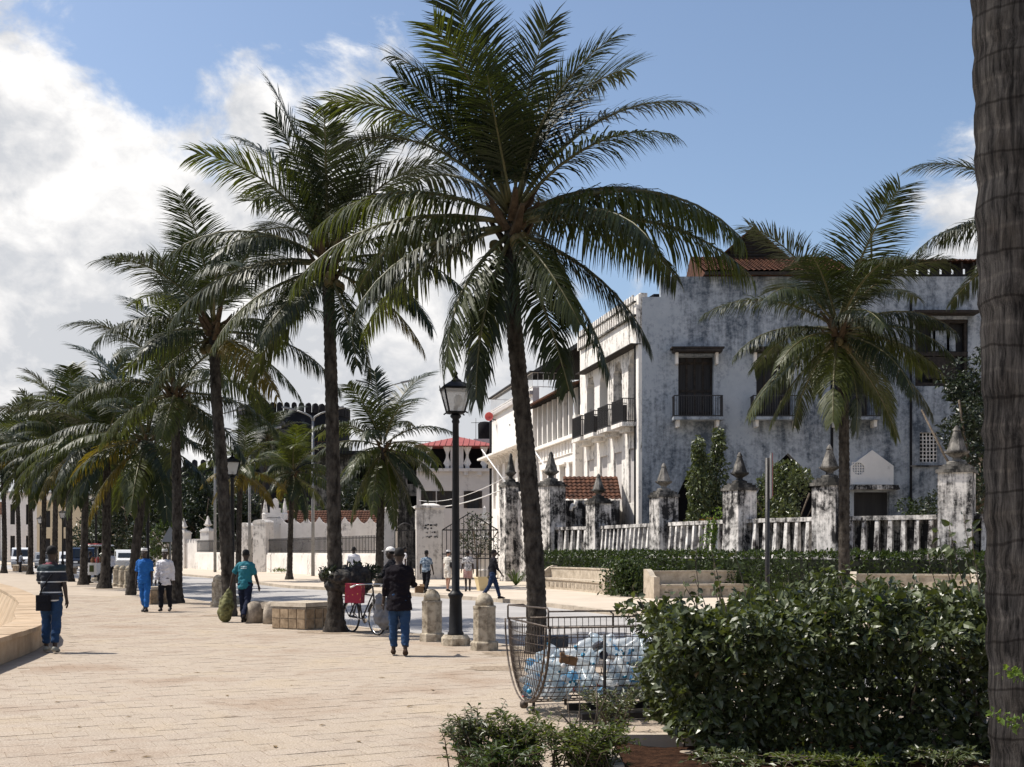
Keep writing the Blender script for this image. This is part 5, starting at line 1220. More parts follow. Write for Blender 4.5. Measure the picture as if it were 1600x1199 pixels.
# ------------------------------------------------------------------ the large near bush
from mathutils import noise as mnoise0
bush = empty('flowering_bush', (2.7, 10.6, 0), 0, 'large dark leafy bush filling the lower right foreground', 'bush')
r = random.Random(21); bp = []
X0, X1, Y0, Y1 = 1.30, 4.75, 9.2, 11.4
def bush_top(x, y): return 1.12 + .12 * sin(x * 2.3 + 1) + .09 * sin(x * 5.3 + y * 3) + .05 * sin(y * 5) + (.10 if x > 3.6 else 0)
def bush_left(z, y): return X0 + .22 * max(0, .65 - z) + .07 * sin(z * 6 + y * 2) + .05 * sin(y * 7)
for _ in range(21000):
    f = r.random()
    if f < .46:
        z = r.uniform(.0, 1.22); y = Y0 + .13 * sin(z * 5) + .10 * sin(z * 11) + abs(r.gauss(0, .14)) - .30 * max(0, .6 - z); x = r.uniform(bush_left(z, y), X1); y += .12 * sin(x * 4 + z * 3); n = Vector((0, -1, .25))
        if x > 2.7 and .3 < z < .75 and r.random() < .4: continue
    elif f < .86: x = r.uniform(X0, X1); y = r.uniform(Y0, Y1); z = bush_top(x, y) + r.gauss(0, .05); n = Vector((0, -.2, 1))
    else: z = r.uniform(.15, 1.18); y = r.uniform(Y0, Y1); x = bush_left(z, y) + abs(r.gauss(0, .06)); n = Vector((-1, -.2, .3))
    P_ = Vector((x, y, z)); P_ += n.normalized() * (.24 * mnoise0.noise(P_ * 2.4) + .14 * mnoise0.noise(P_ * 6.0)); P_.z = max(P_.z, .03); bp.append((P_, n))
# shoots above the bush
shoots = MB()
def shoot(x, y, z0, z1, n, lean=(0, 0)):
    pts = [Vector((x + lean[0] * t + .03 * sin(t * 5), y + lean[1] * t, z0 + (z1 - z0) * t)) for t in [i / 6 for i in range(7)]]
    shoots.tube(pts, [.007 - .005 * i / 6 for i in range(7)], 5)
    for k in range(n):
        t = (k + .6) / n; i = min(5, int(t * 6)); p = pts[i].lerp(pts[i + 1], t * 6 - i); bp.append((p, Vector((cos(k * 2.4), sin(k * 2.4), -.4 + .6 * t))))
for px, yt, d, n in [(1096, 905, 10.6, 9), (1108, 880, 10.4, 12), (1090, 858, 10.3, 8), (1176, 860, 10.5, 10), (1190, 900, 10.6, 9), (1040, 930, 10.4, 9), (1008, 915, 10.6, 8), (1112, 838, 10.2, 9), (1398, 905, 10.6, 8), (1450, 905, 10.8, 9), (1475, 915, 10.2, 8), (1330, 930, 10.6, 8), (1280, 935, 10.4, 8), (985, 950, 10.7, 10), (1075, 950, 10.1, 12), (1225, 930, 10.7, 8)]:
    q = Q(px, yt, d); shoot(q.x + r.uniform(-.08, .08), d, 1.1, q.z, n, (r.uniform(-.08, .08), 0))
for k in range(30):
    x_ = r.uniform(1.4, 4.2); y_ = r.uniform(9.4, 11.2); shoot(x_, y_, 1.0, r.uniform(1.25, 1.5), 7, (r.uniform(-.12, .12), r.uniform(-.1, .05)))
for k in range(11):
    q = Q(1495 + 8 * r.random() * 6, 800 + 170 * r.random() * (k / 8), 10.0); shoot(q.x + r.uniform(-.1, .1), 10.0 + r.uniform(-.3, .5), .9, q.z, 16, (r.uniform(-.15, .05), 0))
bp.sort(key=lambda q: q[0].y + (0 if q[0].z > .25 else 1)); vis = [q for q in bp if q[0].y < 9.6]; r.shuffle(vis); solo = vis[:300]; ids = set(id(q) for q in solo)
LM = []
for k in range(5):
    a = .5 + .08 * k; mb = MB(); s = a / 2; vs = [(0, 0, 0), (.22, s * .75, .06), (.5, s, .08), (.8, s * .55, .02), (1, 0, -.10), (.8, -s * .55, .02), (.5, -s, .08), (.22, -s * .75, .06), (.5, 0, -.01), (.8, 0, -.04)]
    mb.add(vs, [(0, 1, 8), (1, 2, 8), (2, 3, 9, 8), (3, 4, 9), (4, 5, 9), (5, 6, 8, 9), (6, 7, 8), (7, 0, 8)], True); LM.append(mb.mesh('leaf', M['bush_leaf']))
for p, n in solo:
    d = (rvec(r) + n * .55 + Vector((0, -.2, -.25))).normalized(); L_ = r.uniform(.06, .115)
    q = d.to_track_quat('X', 'Z').to_euler(); o = inst('leaf', r.choice(LM), bush, p - Vector((2.7, 10.6, 0)), (q.x + r.gauss(0, .6), q.y, q.z), (L_,) * 3)
    k_ = r.random()
    if k_ < .16: o.material_slots[0].link = 'OBJECT'; o.material_slots[0].material = M['sprig_leaf' if k_ > .035 else 'frond_dead']
mb = MB(Matrix.Translation((-2.7, -10.6, 0)))
for q_ in bp:
    if id(q_) in ids: continue
    p, n = q_
    d = (rvec(r) + n * .55 + Vector((0, -.15, -.2))).normalized(); nn = (rvec(r) * .8 + n * .4 + Vector((-.1, 0, .5))).normalized(); L_ = r.uniform(.035, .075) if r.random() < .55 else r.uniform(.07, .115); w = L_ * r.uniform(.5, .75)
    s = d.cross(nn); s = s.normalized() if s.length > 1e-4 else d.orthogonal().normalized(); u = s.cross(d)
    mb.add([p, p + d * L_ * .3 + s * w * .45 + u * w * .16, p + d * L_ * .68 + s * w * .36 + u * w * .1, p + d * L_ - u * L_ * .14, p + d * L_ * .68 - s * w * .36 + u * w * .1, p + d * L_ * .3 - s * w * .45 + u * w * .16, p + d * L_ * .5 - u * w * .02],
           [(0, 1, 6), (1, 2, 6), (2, 3, 6), (3, 4, 6), (4, 5, 6), (5, 0, 6)], False)
tag(mb.build('foliage', M['bush_leaf'], bush, False), kind='stuff')
shoots.xf = None; so = shoots.build('shoot_stems', M['twig'], bush, False); so.location = (-2.7, -10.6, 0); so['kind'] = 'stuff'
mb = MB(Matrix.Translation((-2.7, -10.6, 0)))
for k in range(46):
    x, y = r.uniform(1.5, 4.5), r.uniform(9.7, 11.9); x2, y2 = x + r.gauss(0, .25), y + r.gauss(0, .25); mb.tube([(x, y, 0), ((x + x2) / 2 + r.gauss(0, .05), (y + y2) / 2, .6), (x2, y2, 1.2)], [.02, .014, .006], 5)
mb.build('stems', M['twig'], bush, False)
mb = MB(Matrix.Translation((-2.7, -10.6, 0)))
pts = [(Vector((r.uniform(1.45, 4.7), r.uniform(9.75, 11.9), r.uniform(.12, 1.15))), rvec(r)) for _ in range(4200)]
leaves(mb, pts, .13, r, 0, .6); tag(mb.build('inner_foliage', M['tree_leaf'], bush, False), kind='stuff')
# low shrubs in front with narrow leaves
def low_shrub(px0, px1, d, ytop, n, label, seed, m='shrub_leaf'):
    r = random.Random(seed); x0, x1 = Q(px0, 0, d).x, Q(px1, 0, d).x; xm = (x0 + x1) / 2; s = empty('low_shrub', (xm, d, 0), 0, label, 'shrub'); st = MB(); lf = MB(); zt = Q(0, ytop, d).z
    for k in range(n):
        b = Vector((r.gauss(0, (x1 - x0) * .15), r.gauss(0, .12), 0)); t = Vector((r.uniform(x0, x1) - xm, r.gauss(0, .2), zt * r.uniform(.55, 1.02))); mid = b.lerp(t, .5) + Vector((0, 0, .08))
        pts = [b, mid, t]; st.tube(pts, [.006, .004, .002], 4)
        for j in range(26):
            f = .15 + .85 * j / 25; p = b.lerp(mid, f * 2) if f < .5 else mid.lerp(t, f * 2 - 1); v = rvec(r); v.z = v.z * .4 + .25; v.normalize()
            L_ = r.uniform(.035, .075); lf.add(leaf_verts(p, v, Vector((r.gauss(0, .3), r.gauss(0, .3), 1)), L_, L_ * .36), [(0, 1, 2), (0, 2, 3)])
    st.build('stems', M['twig'], s, False); tag(lf.build('foliage', M[m], s, False), kind='stuff')
low_shrub(688, 790, 8.9, 1108, 60, 'low dark shrub with narrow leaves nearest the paving', 31, 'bush_leaf')
low_shrub(755, 870, 8.8, 1112, 75, 'low yellow-green shrub under the wire cage', 32)
low_shrub(840, 1000, 8.7, 1130, 90, 'low sprawling green shrub beside the red soil', 33)
low_shrub(690, 860, 8.4, 1160, 60, 'small dark green shrub at the bottom edge', 34, 'hedge_leaf')
low_shrub(905, 1010, 10.6, 1072, 30, 'broad-leaved sprig clump below the bottle cage', 36, 'bush_leaf')
low_shrub(1060, 1200, 8.8, 1180, 26, 'low dark undergrowth at the left foot of the bush', 38, 'bush_leaf')
low_shrub(1410, 1545, 8.8, 1172, 26, 'low dark undergrowth beside the near ringed trunk', 39, 'bush_leaf')
low_shrub(1180, 1420, 8.75, 1182, 30, 'dry low undergrowth at the foot of the bush', 37, 'shrub_leaf')
tw = empty('bare_twigs', (Q(900, 0, 9.2).x, 9.2, 0), 0, 'bare pale twigs sticking up before the cage', 'twigs'); mb = MB()
for a, b, c in [((893, 1199), (893, 1150), (885, 1075)), ((905, 1199), (906, 1130), (905, 1060)), ((915, 1199), (922, 1150), (948, 1085)), ((893, 1135), (880, 1120), (870, 1105)), ((926, 1160), (933, 1110), (932, 1065)), ((893, 1180), (896, 1140), (908, 1105)), ((925, 1190), (960, 1175), (985, 1165))]:
    mb.tube([Q(*p, 9.2) - tw.location for p in (a, b, c)], [.009, .006, .003], 5)
mb.build('twig', M['twig'], tw, False)
# creeper leaves on the near trunk
cr = MB(); r = random.Random(3)
for px, py in [(1575, 1052), (1590, 1056), (1560, 1118), (1578, 1125), (1592, 1130)]:
    leaves(cr, ellipsoid_pts(Q(px, py, 6.25), (.05, .03, .03), 16, r), .045, r, .2, .6)
tag(cr.build('trunk_creeper', M['sprig_leaf'], None, False), 'small bright creeper leaves on the ringed near trunk', 'creeper')
# ------------------------------------------------------------------ wire cage full of bottles
cage = empty('wire_cage', (.175, 12.15, 0), atan2(.234, .972), 'rusty curved wire cage full of plastic bottles beside the bush', 'cage')
r = random.Random(17); HWD, TOP, DEP, LEN = .86, .95, .83, 2.0      # local: x along the cage, y towards the back
def U(th, x=0): return Vector((x, -HWD * cos(th), TOP - DEP * sin(th)))       # th 0: front rim, pi: back rim
wire = MB(); WR = .0042
nU = 26; nA = 28
for k in range(nA + 1):
    x = LEN * k / nA; wire.tube([U(pi * i / 22, x) for i in range(23)], WR, 4, False)
for i in range(nU + 1):
    th = pi * i / nU; wire.tube([U(th, 0), U(th, LEN)], WR, 4, False)
wire.build('side_mesh', M['cage_wire'], cage, False)
endm = MB()
def bulge(y, z):
    q = (y / HWD) ** 2 + ((TOP - z) / DEP) ** 2; return -.11 * max(0, 1 - q)
for i in range(1, 26):
    y = -HWD + 2 * HWD * i / 26; zb = TOP - DEP * sqrt(max(0, 1 - (y / HWD) ** 2)); endm.tube([(bulge(y, zb + (TOP - zb) * t / 8) - .01, y, zb + (TOP - zb) * t / 8) for t in range(9)], WR, 4, False)
for j in range(1, 9):
    z = TOP - DEP * j / 9; hw = HWD * sqrt(max(0, 1 - ((TOP - z) / DEP) ** 2)); endm.tube([(bulge(-hw + 2 * hw * t / 10, z) - .01, -hw + 2 * hw * t / 10, z) for t in range(11)], WR, 4, False)
endm.build('end_mesh', M['cage_wire'], cage, False)
fr = MB()
fr.tube([U(pi * i / 24, -.005) for i in range(25)], .014, 6); fr.tube([U(pi * i / 24, LEN) for i in range(25)], .014, 6)
fr.tube([U(pi * i / 24, -.05) for i in range(25)], .010, 6)
for th in (0, pi): fr.tube([U(th, -.03), U(th, LEN)], .011, 6)
fr.tube([U(0, 0), U(pi, 0)], .011, 6); fr.tube([U(.85, -.02), U(.85, LEN)], .008, 6)
fr.build('frame', M['cage_wire'], cage, False)
ld = MB(); z = TOP
ld.tube([(-.02, HWD, z), (-.02, HWD, z + .14), (-.02, HWD - .05, z + .15), (-.02, -HWD + .05, z + .19), (-.02, -HWD, z + .17), (-.02, -HWD, z)], .010, 6)
ld.tube([(-.02, HWD, z + .15), (.16, HWD, z + .15), (.2, HWD, z + .13), (.2, HWD, z)], .010, 6)
ld.tube([(-.02, -HWD, z + .16), (LEN, -HWD * .2, z + .12)], .009, 6); ld.tube([(.4, -.35, z + .14), (.78, -.35, z + .13), (.82, -.35, z + .1), (.82, -.35, z - .05)], .010, 6)
ld.build('lid_frame', M['cage_wire'], cage, False)
for x, y in ((.52, -HWD - .12), (.55, .5), (1.7, -.5), (1.7, .5), (.06, .02)):
    MB().tube([(x, y, -.02), (x, y, .88 if y < -.8 else .22)], .017, 8).build('leg', M['iron'], cage, False)
MB().lathe([(.03, 0), (.045, .02), (.045, .06), (.03, .08)], 8, (-.05, 0, .05)).build('latch', M['cage_wire'], cage, False)
base = MB(); base.box((1.2, -.1, .06), (1.6, .07, .07)); base.box((1.2, -.75, .05), (1.7, .07, .06)); base.build('base_rail', M['iron'], cage)
def bottle_mesh(seed, rad, ln, m):
    rr = random.Random(seed); cr = rr.uniform(.2, .7); mb = MB(); pr = []; vs, fs = [], []; n = 9
    prof = [(.0, 0), (.8, .01), (1, .05), (.98, .2), (.9, .32), (1, .42), (.96, .58), (1, .7), (.8, .8), (.42, .9), (.38, .94), (.44, .945), (.44, 1.0), (0, 1.0)]
    for a, b in prof:
        fl = 1 - .35 * cr * rr.random()
        for k in range(n):
            t = 2 * pi * k / n; q = a * rad * (1 + rr.uniform(-.05, .03)); vs.append((q * cos(t), q * sin(t) * (fl if .1 < b < .8 else 1), b * ln))
    for i in range(len(prof) - 1):
        for k in range(n): a = i * n + k; b = i * n + (k + 1) % n; fs.append((a, b, b + n, a + n))
    me = mb.add(vs, fs, True).mesh('plastic_bottle', m); me.materials.append(M[rr.choice(('cyan_plastic', 'car_white', 'cyan_plastic', 'horn_red'))])
    me.polygons.foreach_set('material_index', [1 if i // n >= len(prof) - 4 else 0 for i in range(len(me.polygons))]); return me
BT = {'bottle_clear': 0, 'bottle_pale': 0, 'bottle_blue': 0}
for k in BT: BT[k] = [bottle_mesh(s * 7 + len(k), ra, ln, M[k]) for s, (ra, ln) in enumerate(((.036, .22), (.034, .2), (.047, .31), (.06, .30)))]
lab = {'bottle_clear': 'clear empty plastic bottle heaped in the wire cage', 'bottle_pale': 'pale blue empty plastic bottle heaped in the wire cage', 'bottle_blue': 'deep blue empty plastic bottle heaped in the wire cage'}
cm = Matrix.Translation(cage.location) @ Matrix.Rotation(cage.rotation_euler.z, 4, 'Z')
for k in range(298):
    x = r.uniform(.04, LEN - .1); hmax = .34 + .30 * min(1, x / .6) + .05 * sin(x * 9)
    th = r.uniform(.12, 2.2) if r.random() < .6 else r.uniform(.9, 1.9); q = r.uniform(.70, .97) if r.random() < .75 else r.uniform(.1, .7)
    p = Vector((x, -HWD * cos(th) * q, TOP - DEP * sin(th) * q))
    if p.z > TOP - .83 + hmax: p.z = TOP - .83 + hmax - r.uniform(0, .12)
    if (p.y / HWD) ** 2 + ((TOP - p.z) / DEP) ** 2 > .92: p.y *= .9; p.z += .03
    kind = r.choices(('bottle_clear', 'bottle_pale', 'bottle_blue'), (7, 3, 1.0))[0]
    w = cm @ p; d = rvec(r); d.z *= .6; e = d.to_track_quat('Z', 'Y').to_euler()
    o = inst('plastic_bottle', r.choice(BT[kind]), None, w - d.normalized() * .1, e, (r.uniform(.8, 1.05),) * 3); tag(o, lab[kind], 'bottle', 'bottles in the wire cage: ' + kind.split('_')[1])
def in_cage(name, mb, m, p, label, cat, rot=(0, 0, 0)):
    o = mb.build(name, m, None); o.location = cm @ Vector(p); o.rotation_euler = rot; return tag(o, label, cat)
in_cage('cardboard_box', MB().box((0, 0, 0), (.17, .08, .08)).box((-.075, 0, .045), (.04, .07, .03)), M['brown_card'], (.22, -HWD + .12, .62), 'torn brown cardboard piece stuck in the wire cage', 'cardboard', (.1, .2, .1))
in_cage('black_bottle', MB().lathe([(.02, -.1), (.045, -.09), (.045, .02), (.02, .07), (.02, .1), (.0, .1)], 10), M['bottle_dark'], (.62, -.5, .74), 'black and white bottle lying on the heap', 'bottle', (1.2, .4, .2))
in_cage('black_cup', MB().lathe([(.03, -.05), (.045, .06), (.04, .06), (.0, .04)], 12), M['bottle_dark'], (.55, -HWD + .03, .66), 'small dark cup wedged against the cage wire', 'cup', (1.3, .2, 0))
in_cage('cyan_tag', MB().box((0, 0, 0), (.13, .01, .20)), M['cyan_plastic'], (1.22, -.4, 1.02), 'cyan plastic sheet hanging from the cage rim', 'plastic sheet', (.05, 0, .1))
in_cage('black_bar', MB().box((0, 0, 0), (.34, .03, .14)), M['bottle_dark'], (.42, .55, .70), 'dark board standing behind the bottles', 'board', (.2, 0, .1))
# ------------------------------------------------------------------ loaded bicycle
bk = empty('bicycle', (-2.74, 23.45, 0), atan2(-.80, .60), 'black bicycle loaded with goods parked behind the thick palm base', 'bicycle')
def wheel(x):
    mb = MB(); Rr = .335
    mb.tube([(x + Rr * cos(2 * pi * k / 28), 0, Rr + .005 + Rr * sin(2 * pi * k / 28)) for k in range(29)], .02, 6, False); w = mb.build('wheel', M['rubber'], bk, False)
    mb = MB(); mb.tube([(x + .31 * cos(2 * pi * k / 28), 0, Rr + .31 * sin(2 * pi * k / 28)) for k in range(29)], .010, 5, False); mb.build('rim', M['chrome'], w, False)
    mb = MB()
    for k in range(20):
        a = 2 * pi * k / 20; mb.tube([(x, .02 * (-1) ** k, Rr), (x + .31 * cos(a), 0, Rr + .31 * sin(a))], .0022, 3, False)
    mb.tube([(x, -.05, Rr), (x, .05, Rr)], .02, 8); mb.build('spokes', M['chrome'], w, False)
    mb = MB(); mb.tube([(x + .37 * cos(a), 0, Rr + .37 * sin(a)) for a in [R(20 + 14 * k) for k in range(11)]], (.03), 5); mb.build('mudguard', M['iron'], w, False)
wheel(0); wheel(-1.08)
f = MB(); H1 = (-.17, 0, .86); BB = (-.62, 0, .30); ST = (-.78, 0, .82)
for a, b in ((H1, BB), (BB, ST), ((-.18, 0, .80), ST), ((-1.08, .05, .335), BB), ((-1.08, -.05, .335), BB), ((-1.08, .05, .335), ST), ((-1.08, -.05, .335), ST), ((0, .05, .335), (-.14, .03, .72)), ((0, -.05, .335), (-.14, -.03, .72))): f.tube([a, b], .016, 6)
f.tube([(-.13, 0, .70), (-.2, 0, 1.0)], .018, 6); f.build('frame', M['iron'], bk, False)
MB().tube([(-.42, .34, .98), (-.30, .31, 1.02), (-.2, .12, 1.03), (-.2, -.12, 1.03), (-.30, -.31, 1.02), (-.42, -.34, .98)], .013, 6).build('handlebar', M['chrome'], bk, False)
for s in (-1, 1): MB().tube([(-.36, s * .325, 1.0), (-.48, s * .35, .965)], .019, 7).build('grip', M['white_paint'], bk, False)
MB().lathe([(.02, -.04), (.10, -.02), (.12, .02), (.06, .05), (0, .055)], 12, (-.84, 0, .93), True, 0, 1.25, .85).build('saddle', M['rubber'], bk)
mb = MB(); mb.tube([(-.85, .12, .74), (-1.4, .12, .74)], .012, 6); mb.tube([(-.85, -.12, .74), (-1.4, -.12, .74)], .012, 6); mb.tube([(-1.35, .12, .74), (-1.08, .06, .34)], .01, 6); mb.tube([(-1.35, -.12, .74), (-1.08, -.06, .34)], .01, 6); mb.tube([(-1.4, -.12, .74), (-1.4, .12, .74)], .01, 6); mb.build('rack', M['iron'], bk, False)
mb = MB(); mb.lathe([(.10, -.005), (.10, .005)], 16); c = mb.build('chainring', M['chrome'], bk); c.location = (-.62, .06, .3); c.rotation_euler = (pi / 2, 0, 0)
MB().tube([(-.5, .1, .2), (-.62, .08, .3), (-.62, -.08, .3), (-.74, -.1, .4)], .01, 6).build('pedal_crank', M['chrome'], bk, False)
bm4 = Matrix.Translation(bk.location) @ Matrix.Rotation(bk.rotation_euler.z, 4, 'Z')
REM = []
def blob(name, parts, m, label, cat, loc=(0, 0, 0), rz=0, voxel=.03, lump=.02, seed=1):
    mb = MB()
    for c, rd in parts: 
        vs, fs = [], []; n, k = 12, 8
        mb.lathe([(max(.001, sin(pi * i / k)) * 1, -cos(pi * i / k)) for i in range(k + 1)], n) if False else None
        b = MB(Matrix.Translation(c) @ Matrix.Diagonal((*rd, 1))); b.lathe([(sin(pi * i / 10) if 0 < i < 10 else .01, -cos(pi * i / 10)) for i in range(11)], 14); mb.v += b.v; o0 = len(mb.v) - len(b.v); mb.f += [tuple(o0 + i for i in q) for q in b.f]; mb.sm += b.sm
    o = mb.build(name, m, None); o.location = loc; o.rotation_euler = (0, 0, rz); tag(o, label, cat)
    REM.append((o, voxel, 2, None, lump, seed)); return o
r = random.Random(6)
heap = blob('goods_bundle', [((r.uniform(-.45, .45), r.uniform(-.3, .3), r.uniform(-.12, .22)), (.24, .22, .17)) for _ in range(15)] + [((0, 0, -.05), (.5, .4, .22))], M['heap_dark'], 'dark heap of goods tied on the bicycle rack', 'bundle', bm4 @ Vector((-1.2, 0, 1.05)), .3, .03, .07)
mb = MB(); leaves(mb, [q for _ in range(16) for q in ellipsoid_pts((r.uniform(-.5, .5), r.uniform(-.35, .35), r.uniform(-.05, .3)), (.16, .16, .1), 34, r)], .13, r, .3, .45)
mb.build('greens', M['tree_leaf'], heap, False)
mb = MB(); mb.box((0, 0, 0), (.36, .2, .40)); o = mb.build('red_carton', M['box_red'], None); o.location = bm4 @ Vector((-1.02, .34, .83)); o.location.z = .84; o.location.x = Q(557, 0, 24).x; o.location.y = 23.75; o.rotation_euler = (.0, .03, R(-14)); tag(o, 'red carton with gold print hanging on the bicycle', 'carton')
for k, (px, z, lb) in enumerate(((597, .48, 'crumpled grey bag hanging by the bicycle wheel'), (610, .40, 'larger crumpled grey bag beside the man in dark shirt'))):
    blob('grey_bag', [((0, 0, 0), (.13, .12, .34)), ((.05, 0, -.14), (.17, .13, .2)), ((-.04, .02, .2), (.09, .08, .2))], M['bag_grey'], lb, 'bag', Vector((Q(px, 0, 23.2).x, 23.1 + .1 * k, z)), .4 * k, .022, .06, k + 3)

# ------------------------------------------------------------------ vehicles far down the street
def vehicle(name, px, py, wd, ln, ht, body, label, cat, rz, kind):
    g = G(px, py); v = empty(name, (g.x, g.y + ln / 2, -.12), rz, label, cat); h = ht
    prof = {'van': [(-.5, .18), (-.5, .45), (-.36, .55), (-.28, .95), (-.2, 1), (.48, 1), (.5, .9), (.5, .18)], 'suv': [(-.5, .2), (-.5, .5), (-.24, .58), (-.1, .97), (0, 1), (.44, 1), (.5, .6), (.5, .2)],
            'truck': [(-.5, .2), (-.5, .55), (-.42, .95), (-.36, 1), (-.1, 1), (-.1, .5), (.5, .5), (.5, .2)]}[kind]
    xf = Matrix.Rotation(pi / 2, 4, 'Z')
    mb = MB(xf); mb.vprism([(y * ln, z * h) for y, z in prof], -wd / 2, wd / 2); mb.build('body', M[body], v)
    i = {'van': 2, 'suv': 2, 'truck': 1}[kind]; (y0, z0), (y1, z1) = prof[i], prof[i + 1]
    y0, z0, y1, z1 = y0 * ln - .02, z0 * h + .06, y1 * ln - .02, z1 * h - .06
    MB().add([(-wd * .43, y0, z0), (wd * .43, y0, z0), (wd * .38, y1, z1), (-wd * .38, y1, z1)], [(0, 1, 2, 3)]).build('windscreen', M['car_glass'], v, False)
    for s in (-1, 1):
        MB().add([(s * (wd / 2 + .012), y1 + .15, z0 + .1), (s * (wd / 2 + .012), ln * .3, z0 + .1), (s * (wd / 2 + .012), ln * .3, z1 - .05), (s * (wd / 2 + .012), y1 + .25, z1 - .05)], [(0, 1, 2, 3)]).build('side_window', M['car_glass'], v, False)
        MB().box((s * wd * .36, -ln / 2 - .01, h * .37), (wd * .18, .05, h * .08)).build('headlight', M['headlamp'], v)
        for y in (-ln * .32, ln * .3):
            w = MB().lathe([(.2, -.1), (.33, -.1), (.34, 0), (.33, .1), (.2, .1)], 18).build('wheel', M['rubber'], v); w.location = (s * (wd / 2 - .1), y, .34); w.rotation_euler = (0, pi / 2, 0)
            q = MB().lathe([(.02, -.105), (.19, -.105), (.19, .105), (.02, .105)], 12).build('rim', M['chrome'], w)
    MB().box((0, -ln / 2 - .03, h * .24), (wd * .98, .12, h * .1)).build('bumper', M['car_grey'], v)
    MB().box((0, -ln / 2 - .012, h * .37), (wd * .5, .04, h * .07)).build('grille', M['rubber'], v)
    return v
vehicle('parked_van', 21, 886, 1.9, 4.6, 2.25, 'car_white', 'white van with dark windscreen at the far left', 'van', R(18), 'van')
vehicle('parked_car', 56, 887, 1.75, 4.3, 1.75, 'car_grey', 'grey car beside the white van far left', 'car', R(20), 'suv')
vehicle('pickup_truck', 116, 890, 1.95, 4.8, 2.2, 'car_blue', 'dark blue truck behind the striped polo man', 'truck', R(20), 'van')
vehicle('parked_car', 94, 888.5, 1.75, 4.4, 1.8, 'car_white', 'white car half hidden behind palm trunks', 'car', R(20), 'suv')
vehicle('parked_suv', 184, 889, 1.85, 4.6, 2.0, 'car_white', 'white off-road car beyond the handcart', 'car', R(22), 'suv')
# white crate cart by the bollards
wc = empty('white_trailer', (Q(197, 0, 62).x, 62, 0), R(-20), 'plain white box cart behind the bollards', 'cart')
MB().box((0, 0, .88), (.85, 1.1, .62)).build('box', M['white_paint'], wc); 
for s in (-1, 1):
    w = MB().lathe([(.1, -.04), (.27, -.04), (.28, 0), (.27, .04), (.1, .04)], 16).build('wheel', M['rubber'], wc); w.location = (s * .45, 0, .28); w.rotation_euler = (0, pi / 2, 0)
MB().box((0, 0, .5), (.8, 1.0, .14)).build('chassis', M['iron'], wc)
# vendor's handcart with canopy
hc = empty('handcart', (Q(152, 0, 60).x, 60, 0), R(-15), 'white vendor handcart with canopy beside the palm', 'cart')
MB().box((0, 0, .80), (.80, 1.3, .62)).build('box', M['white_paint'], hc)
MB().box((.12, -.655, .82), (.26, .015, .34)).build('green_mark', M['shrub_leaf'], hc)
for x in (-.38, .38):
    for y in (-.6, .6): MB().tube([(x, y, .4), (x, y, 1.98)], .02, 6).build('post', M['grey_pole'], hc)
MB().box((0, 0, 2.02), (1.0, 1.6, .07), taper=.9).build('canopy', M['white_paint'], hc); MB().box((0, 0, 2.09), (.8, 1.3, .06), taper=.8).build('canopy_top', M['horn_red'], hc)
for s in (-1, 1):
    w = MB().lathe([(.2, -.03), (.29, -.035), (.30, 0), (.29, .035), (.2, .03)], 18).build('wheel', M['rubber'], hc); w.location = (s * .44, -.3, .3); w.rotation_euler = (0, pi / 2, 0)
    mb = MB()
    for k in range(8): mb.tube([(0, 0, 0), (.22 * cos(k * pi / 4), .22 * sin(k * pi / 4), 0)], .012, 4)
    mb.build('spokes', M['grey_pole'], w, False)
mb = MB()
for s in (-1, 1): mb.tube([(s * .3, .6, .7), (s * .3, 1.2, .85)], .02, 6)
mb.build('handle', M['grey_pole'], hc)
for k in range(3): MB().lathe([(.1, 0), (.13, .15), (.06, .3), (0, .32)], 8, (-.25 + .25 * k, 0, 1.11)).build('goods', M[('rust', 'horn_red', 'brown_card')[k]], hc)
# triangular warning sign behind the palm
ts = empty('warning_sign', (Q(266, 0, 66).x, 66, -.1), R(10), 'grey triangular sign back beside the palm near white shirt', 'road sign')
MB().tube([(0, .05, 0), (0, .05, 3.6)], .035, 8).build('post', M['grey_pole'], ts); MB().vprism([(-.5, 2.35), (.5, 2.35), (0, 3.3)], -.02, .02).build('plate', M['car_grey'], ts)
# small planter and carton by the gate
pt = empty('cream_planter', (Q(755, 0, 50).x, 50, 0), .3, 'cream flared planter standing left of the man in black', 'planter'); MB().lathe([(.30, 0), (.44, .52), (.47, .54), (.47, .60), (.40, .60), (.38, .5), (0, .5)], 4, (0, 0, 0), False, pi / 4).build('pot', M['cream_box'], pt)
bx = empty('cardboard_carton', (Q(655, 0, 47).x, 47, 0), .2, 'brown carton on the pavement by the man in plaid', 'carton'); MB().box((0, 0, .15), (.34, .3, .3)).build('box', M['brown_card'], bx); MB().box((.1, -.12, .32), (.18, .2, .02), rx=.5).build('flap', M['brown_card'], bx)
